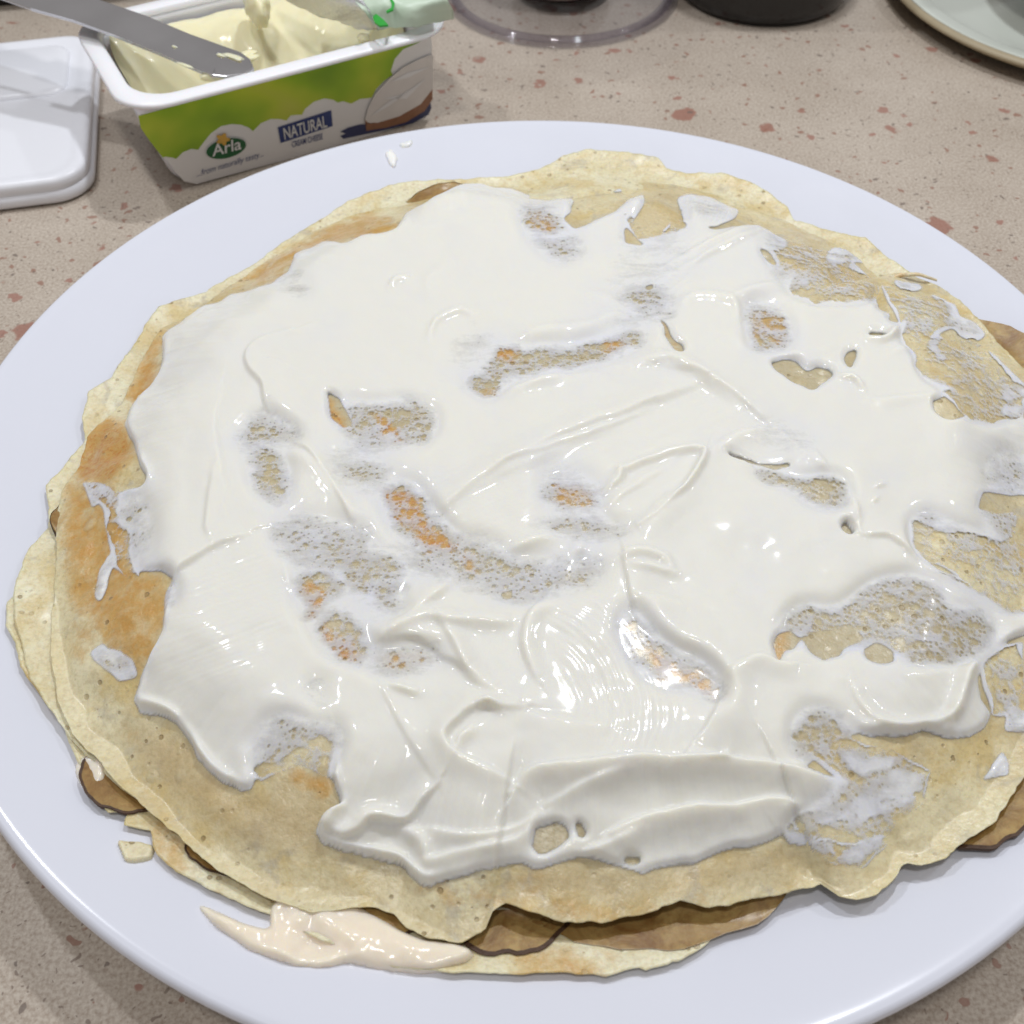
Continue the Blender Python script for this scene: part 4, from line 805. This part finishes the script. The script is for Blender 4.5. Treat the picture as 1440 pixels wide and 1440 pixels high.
lettering('name_lettering', 'NATURAL', (399, 194), (459, 176), (396, 178), M_ink, 0, .012, lift=.0009)
lettering('type_lettering', 'CREAM CHEESE', (410, 206), (453, 194), (409, 198), M_navy, 0, .006, lift=.0006)
lettering('motto_lettering', '...from naturally tasty...', (276, 247), (370, 218), (275, 239), M_navy, .3, -.004, lift=.0006)
# peeled foil seal folded back over the far right corner
seal_px = [[(470, -40), (520, -45), (570, -50), (615, -45)], [(488, -12), (530, -18), (575, -22), (622, -18)], [(508, 12), (540, 6), (580, 4), (630, 2)], [(522, 30), (545, 26), (582, 22), (637, 14)], [(530, 41), (552, 39), (590, 36), (638, 26)]]
seal_z = [.052, .053, .051, .0465, .0425]
ctrl = np.array([[at(x, y, seal_z[r]+.0015*math.sin(2.1*c+r)) for c, (x, y) in enumerate(row)] for r, row in enumerate(seal_px)])
def surf(ctrl, n):
    g = np.array([smooth_line(row, n) for row in ctrl]); return np.array([smooth_line(g[:, k], n) for k in range(g.shape[1])]).transpose(1, 0, 2)
g = surf(ctrl, 10); a, b, _ = g.shape
g[:, :, 2] += .0005*fbm(g[:, :, 0]*400, g[:, :, 1]*400, 55, 3)
V = (g-TC).reshape(-1, 3); ii, jj = np.meshgrid(np.arange(a-1), np.arange(b-1), indexing='ij'); q0 = (ii*b+jj).ravel()
me = npmesh('foil_seal', V, np.stack([q0, q0+1, q0+b+1, q0+b], -1)); seal = link('foil_seal', me, M_foilg, tub)
sm = seal.modifiers.new('thickness', 'SOLIDIFY'); sm.thickness = .0002
# silver inner face rolled over along the left of the seal
fold = np.array([[at(x, y, z) for x, y, z in row] for row in
    [[(372, -40, .052), (420, -42, .056), (462, -45, .058), (478, -45, .054)], [(392, -8, .048), (440, -14, .054), (478, -18, .057), (494, -16, .053)], [(430, 14, .044), (470, 6, .051), (502, 0, .054), (514, 6, .051)], [(478, 32, .0415), (502, 26, .0455), (520, 22, .049), (526, 28, .047)], [(518, 44, .0412), (526, 42, .042), (532, 40, .043), (534, 42, .0425)]]])
g = surf(fold, 10); a, b, _ = g.shape; g[:, :, 2] += .0012*fbm(g[:, :, 0]*260, g[:, :, 1]*260, 57, 3)
ii, jj = np.meshgrid(np.arange(a-1), np.arange(b-1), indexing='ij'); q0 = (ii*b+jj).ravel()
fo = link('rolled_edge', npmesh('rolled_edge', (g-TC).reshape(-1, 3), np.stack([q0, q0+1, q0+b+1, q0+b], -1)), M_foil, seal)
fo.modifiers.new('thickness', 'SOLIDIFY').thickness = .0002
def on_seal(px_pts, name, mat, z):
    pts = [at(x, y, z+.0018)-TC for x, y in px_pts]; bm = bmesh.new(); t_ = [bm.verts.new(tuple(p)) for p in pts]; bm.faces.new(t_)
    r = bmesh.ops.extrude_face_region(bm, geom=bm.faces[:])
    for v in r['geom']:
        if isinstance(v, bmesh.types.BMVert): v.co.z -= .0006
    return bmobj(name, bm, mat, seal, smooth=False)
on_seal([(521, 17), (530, 20), (540, 28), (546, 35), (534, 36), (527, 31)], 'leaf_print', M_leaf, .0465)
on_seal([(551, -2), (555, 4), (553, 13), (544, 17), (543, 15), (550, 11), (551, 5), (548, -1)], 'letter_print', M_leaf, .050)

# cream cheese left in the tub
def tubcream():
    n, m = 150, 100; L, W = TL-.0135, TW-.0135
    U, Vv = np.meshgrid(np.linspace(-.5, .5, n), np.linspace(-.5, .5, m), indexing='ij')
    X, Y = U*L, Vv*W
    # scooped hollow front left, banked up at the back and right
    f = .012+.022*sstep(-.25, .45, Vv+.25*U)+.012*sstep(.0, .5, U)*sstep(-.5, .1, Vv)
    f += .004*np.exp(-((U-.0)/.12)**2-((Vv-.25)/.2)**2)+.005*np.exp(-((U+.5)/.05)**2)*sstep(-.45, .3, Vv)
    f += .006*sstep(-.02, .04, U+.3*Vv)*sstep(-.55, -.3, Vv)*sstep(.1, -.3, Vv)
    f += .0045*fbm(U*4, Vv*3, 401, 2)+.0004*fbm(U*20, Vv*14, 411, 2)
    k = (np.abs(U) > .49) | (np.abs(Vv) > .49)
    z = np.clip(f, .006, .046)
    # keep clear of the leaning wall
    lim = TAP*(1-z/.0378)+.0012; sx = np.clip((L/2-lim)/(L/2), 0, 1); sy = np.clip((W/2-lim)/(W/2), 0, 1)
    cx_, cy_ = X*sx, Y*sy
    # round the corners
    r = .013; ax, ay = np.abs(cx_)-(L/2-lim-r), np.abs(cy_)-(W/2-lim-r); o_ = (ax > 0) & (ay > 0); d = np.hypot(ax, ay)+1e-9; mx = np.maximum(ax, ay)
    s_ = np.where(o_, mx/d, 1.0)
    cx_ = np.where(o_, np.sign(cx_)*((L/2-lim-r)+ax*s_), cx_); cy_ = np.where(o_, np.sign(cy_)*((W/2-lim-r)+ay*s_), cy_)
    P = cx_[..., None]*ux+cy_[..., None]*uy; P[..., 2] = z
    ii, jj = np.meshgrid(np.arange(n-1), np.arange(m-1), indexing='ij'); q0 = (ii*m+jj).ravel()
    return npmesh('tub_cream', P.reshape(-1, 3), np.stack([q0, q0+m, q0+m+1, q0+1], -1))
tc = link('cream_cheese', tubcream(), M_tubcream, None, TC); tag(tc, 'scooped out cream cheese, its shade painted yellow, left inside the printed tub', 'cream cheese')
# curl of cheese standing up at the back
def blob(name, px, py, z, sx, sy, sz, seed, mat, label, cat, rot=0):
    bm = bmesh.new(); bmesh.ops.create_icosphere(bm, subdivisions=4, radius=1)
    co = np.array([v.co[:] for v in bm.verts]); n_ = 1+.35*fbm(co[:, 0]*1.6+seed, co[:, 1]*1.6+co[:, 2]*1.3, 500+seed, 3)
    for v, k in zip(bm.verts, n_):
        x, y, zz = v.co.x*k*sx, v.co.y*k*sy, v.co.z*k*sz; a = math.radians(rot)
        v.co = (x*math.cos(a)-y*math.sin(a), x*math.sin(a)+y*math.cos(a), zz)
    return tag(bmobj(name, bm, mat, None, tuple(at(px, py, z))), label, cat)
blob('cheese_curl', 362, 10, .043, .0045, .010, .007, 3, M_tubcream, 'tall curl of cream cheese standing up at the back of the tub', 'cream cheese', 20)
blob('cheese_crumb', 345, 80, .0395, .005, .0035, .0016, 5, M_cream if False else M_tubcream, 'lump of cream cheese clinging beside the knife tip', 'cream cheese', 30)
blob('cheese_crumb', 511, 54, .0405, .0022, .0016, .0016, 7, M_tubcream, 'small dab of cream cheese on the near rim of the tub', 'cream cheese', 10)
blob('cheese_crumb', 306, 106, .0385, .006, .0022, .0018, 9, M_tubcream, 'dab of cream cheese under the near edge of the knife tip', 'cream cheese', 10)

# ------------------------------------------------------------------ table knife resting in the tub
KA, KB = at(335, 95, .0405), at(100, 12, .0475)
kd = (KB-KA)/np.linalg.norm(KB-KA); kw = np.cross(np.array([0, 0, 1.]), kd); kw /= np.linalg.norm(kw); kn = np.cross(kd, kw)
kn = kn*math.cos(.22)+kw*math.sin(.22)*(1 if kw[1] < 0 else -1); kn /= np.linalg.norm(kn)
if kn[2] < 0: kn = -kn
def kp(x, y, h=0): return at_plane(x, y, KA, kn)+kn*h
kup = [(358, 98), (352, 84), (340, 75), (327, 70), (268, 49), (206, 23), (145, 2), (80, -20), (20, -40)]
klo = [(-10, -5), (44, 14), (102, 30), (160, 51), (227, 78), (279, 101), (300, 108), (318, 110), (345, 106)]
knife = thing('table_knife', 'steel table knife smeared with cream lying across the open tub', 'knife', KA)
bm = bmesh.new(); ring = [kp(x, y)-KA for x, y in kup+klo]
tp = [bm.verts.new(tuple(p+kn*.0006)) for p in ring]; bt = [bm.verts.new(tuple(p-kn*.0006)) for p in ring]
bm.faces.new(tp); bm.faces.new(bt[::-1])
for k in range(len(ring)): bm.faces.new((tp[k], tp[(k+1) % len(ring)], bt[(k+1) % len(ring)], bt[k]))
bmobj('blade', bm, M_steel, knife, smooth=False, bevel=.0005)
# bevelled cutting edge, a narrow bright strip
edge = klo[1:7]; bm = bmesh.new(); A_ = []; B_ = []
for (x, y) in edge:
    p = kp(x, y, .0006)-KA; A_.append(p); B_.append(p-kn*.0011)
inn = [kp(x+3, y-10, .00075)-KA for x, y in edge]
va = [bm.verts.new(tuple(p)) for p in inn]; vb = [bm.verts.new(tuple(p+kn*.0002-kw*0)) for p in A_]; vc = [bm.verts.new(tuple(p)) for p in B_]
for k in range(len(edge)-1):
    bm.faces.new((va[k], va[k+1], vb[k+1], vb[k])); bm.faces.new((vb[k], vb[k+1], vc[k+1], vc[k]))
bmobj('cutting_edge', bm, M_steel, knife, smooth=False)
h0 = (kp(20, -40)+kp(-10, -5))/2-KA
bm = bmesh.new(); R = []
for s_, w_, t_ in ((-.004, .0055, .0008), (.004, .0045, .0024), (.012, .0058, .0032), (.05, .0075, .0036), (.095, .0085, .0040), (.102, .006, .003)):
    R.append([bm.verts.new(tuple(h0+kd*s_+kw*w_*math.cos(a)+kn*t_*math.sin(a))) for a in np.linspace(0, 2*np.pi, 16, endpoint=False)])
for a, b in zip(R[:-1], R[1:]):
    for k in range(16): bm.faces.new((a[k], a[(k+1) % 16], b[(k+1) % 16], b[k]))
bm.faces.new(R[0]); bm.faces.new(R[-1])
bmobj('handle', bm, M_steel, knife)
# cream left on the blade
for (x, y, sx, sy) in ((330, 82, .0042, .0014), (312, 80, .002, .0008), (262, 94, .0035, .0007), (246, 68, .0011, .0006)):
    bm = bmesh.new(); bmesh.ops.create_icosphere(bm, subdivisions=3, radius=1); b0 = kp(x, y, .0006)-KA
    for v in bm.verts:
        c = np.array(v.co); k = 1+.5*float(fbm(np.array([c[0]*2+x]), np.array([c[1]*2+c[2]]), 600, 3)[0])
        v.co = tuple(b0+kd*c[0]*sx*k+kw*c[1]*sy*k+kn*c[2]*.0005)
    bmobj('cream_trace', bm, M_tubcream, knife)

# ------------------------------------------------------------------ tub lid lying upside down at the left
LC = at(131, 281, 0); la = math.radians(12)
lx = np.array([math.cos(la), math.sin(la), 0]); ly = np.array([-math.sin(la), math.cos(la), 0])
LX, LY = .080, .112
LO = LC-lx*(LX/2-.001)+ly*(LY/2-.001)
def lidf(x, y, z): return tuple(lx*x+ly*y+np.array([0, 0, z]))
lid = thing('tub_lid', 'white plastic tub lid lying on the counter beside the tub', 'lid', LO)
rg = [(LX-.004, LY-.004, .012, .0004), (LX-.001, LY-.001, .0135, .0010), (LX, LY, .014, .0022), (LX, LY, .014, .0046), (LX-.0016, LY-.0016, .0134, .0052), (LX-.0020, LY-.0020, .0132, .0056), (LX-.0014, LY-.0014, .0134, .0061), (LX-.0016, LY-.0016, .0134, .0084), (LX-.0030, LY-.0030, .0127, .0096), (LX-.006, LY-.006, .0115, .0100), (LX-.010, LY-.010, .0105, .0099), (LX-.0128, LY-.0128, .0096, .0094), (LX-.016, LY-.016, .009, .0093)]
bmobj('body', loft(rg, lidf, True, True), M_lid, lid)
# pressed step across the lid
bm = loft([(LX-.020, .040, .008, .0093), (LX-.021, .039, .008, .0104), (LX-.024, .036, .0075, .0110)], lambda x, y, z: lidf(x, y+.026, z), False, True)
bmobj('raised_panel', bm, M_lid, lid)

# ------------------------------------------------------------------ things along the far edge of the counter
gp = at(796, 68, 0); GR = .0525; GC = np.array([.0165, gp[1]+GR, 0])
gl = thing('glass_stand', 'clear glass stand with round foot and added dark stem behind the plate', 'glass stand', GC)
foot = [(0, .0002), (GR-.003, .0002), (GR-.0006, .0006), (GR, .0016), (GR-.0008, .0026), (GR-.005, .0032), (.034, .0046), (.022, .0060), (0, .0062)]
V, Q = lathe(smooth_line(foot, 4), 96); link('foot', npmesh('foot', V, Q), M_glass, gl)
M_glassrim = m_glass('thick_glass_edge', (.80, .78, .82))
V, Q = lathe([(GR-.0030+.0022*math.cos(a), .0016+.0014*math.sin(a)) for a in np.linspace(0, 2*math.pi, 13)], 96); link('foot_rim', npmesh('foot_rim', V+np.array([0, 0, .0008]), Q), M_glassrim, gl)
V, Q = lathe(smooth_line([(0, .0064), (.021, .0064), (.022, .0075), (.0205, .012), (.014, .022), (.0105, .04), (.0105, .07), (.018, .084), (.019, .087), (0, .0872)], 4), 64); link('stem', npmesh('stem', V, Q), M_stem, gl)  # stem added, dark brown to stand for the dark reflection in the foot
plt_ = [(0, .0875), (.02, .0875), (.070, .089), (.078, .093), (.079, .096), (.0765, .0965), (.069, .0925), (.02, .091), (0, .091)]
V, Q = lathe(smooth_line(plt_, 4), 96); link('dish', npmesh('dish', V, Q), M_glass, gl)
JC = np.array([.109, .3035, 0]); JR = .039
jar = thing('black_jar', 'round black glazed jar at the far edge, right of the glass stand', 'jar', JC)
jp = [(0, .0003), (JR-.006, .0003), (JR-.002, .0012), (JR, .004), (JR+.001, .012), (JR+.002, .05), (JR+.0015, .085), (JR-.003, .094), (JR-.010, .098)]
V, Q = lathe(smooth_line(jp, 5), 96); link('body', npmesh('body', V, Q), M_dark, jar)
nk = [(JR-.0095, .0975), (JR-.0095, .108), (JR-.007, .1095), (JR-.007, .1125), (JR-.011, .113), (JR-.0125, .1125), (JR-.0125, .1)]
V, Q = lathe(nk, 96); link('neck', npmesh('neck', V, Q), M_dark, jar)
# pale green platter with tan rim, top right
a_, b_, c_ = at(1268, 0, .008)[:2], at(1352, 58, .008)[:2], at(1440, 92, .008)[:2]
def circ(a, b, c):
    A = np.array([[b[0]-a[0], b[1]-a[1]], [c[0]-a[0], c[1]-a[1]]])*2; B = np.array([b@b-a@a, c@c-a@a]); o = np.linalg.solve(A, B); return o, np.hypot(*(a-o))
pc, PR = circ(a_, b_, c_)
print('platter', pc, PR)
PR = min(PR, .20); 
PC = np.array([pc[0], pc[1], 0])
pt = thing('green_platter', 'pale green platter with a tan rim at the upper right corner', 'platter', PC)
pf = [(0, .0004), (PR*.6, .0004), (PR-.010, .003), (PR-.002, .0062), (PR, .0075), (PR-.0006, .0088), (PR-.0024, .0094)]
V, Q = lathe(smooth_line(pf, 4), 160); link('rim', npmesh('rim', V, Q), M_tanrim, pt)
pf = [(PR-.0025, .00942), (PR-.0034, .0097), (PR-.010, .0088), (PR*.75, .0058), (0, .0055)]
V, Q = lathe(smooth_line(pf, 4), 160); link('dish', npmesh('dish', V, Q), M_celadon, pt)
bp = at(1432, 18, .012); bo = np.array([bp[0]+.050, bp[1]+.020, .0060])
bw = thing('brown_bowl', 'brown bowl standing on the pale green platter at the corner', 'bowl', bo)
bf = [(0, 0), (.030, 0), (.033, .001), (.034, .004), (.043, .012), (.056, .030), (.060, .046), (.0588, .0468), (.0565, .045), (.052, .031), (.040, .014), (.02, .007), (0, .006)]
V, Q = lathe(smooth_line(bf, 4), 96); link('body', npmesh('body', V, Q), M_brown, bw)
# black pan edge behind the knife
hp = at(0, 13, 0); hq = at(150, 2, 0); hd = (hq-hp)/np.linalg.norm(hq-hp); hn = np.array([-hd[1], hd[0], 0])
tray = thing('black_tray', 'black enamel tray behind the knife at the upper left', 'tray', hp)
bm = bmesh.new()
def trf(x, y, z): return tuple(hd*(x-.05)+hn*(y+.062)+np.array([0, 0, z]))
bmobj('base', loft([(.236, .116, .014, .0004), (.24, .12, .016, .002), (.246, .126, .018, .012), (.250, .130, .02, .014), (.250, .130, .02, .0155), (.242, .122, .017, .0145), (.236, .116, .015, .004), (.23, .11, .013, .0032)], trf, True, True), M_hob, tray)
bm.free()
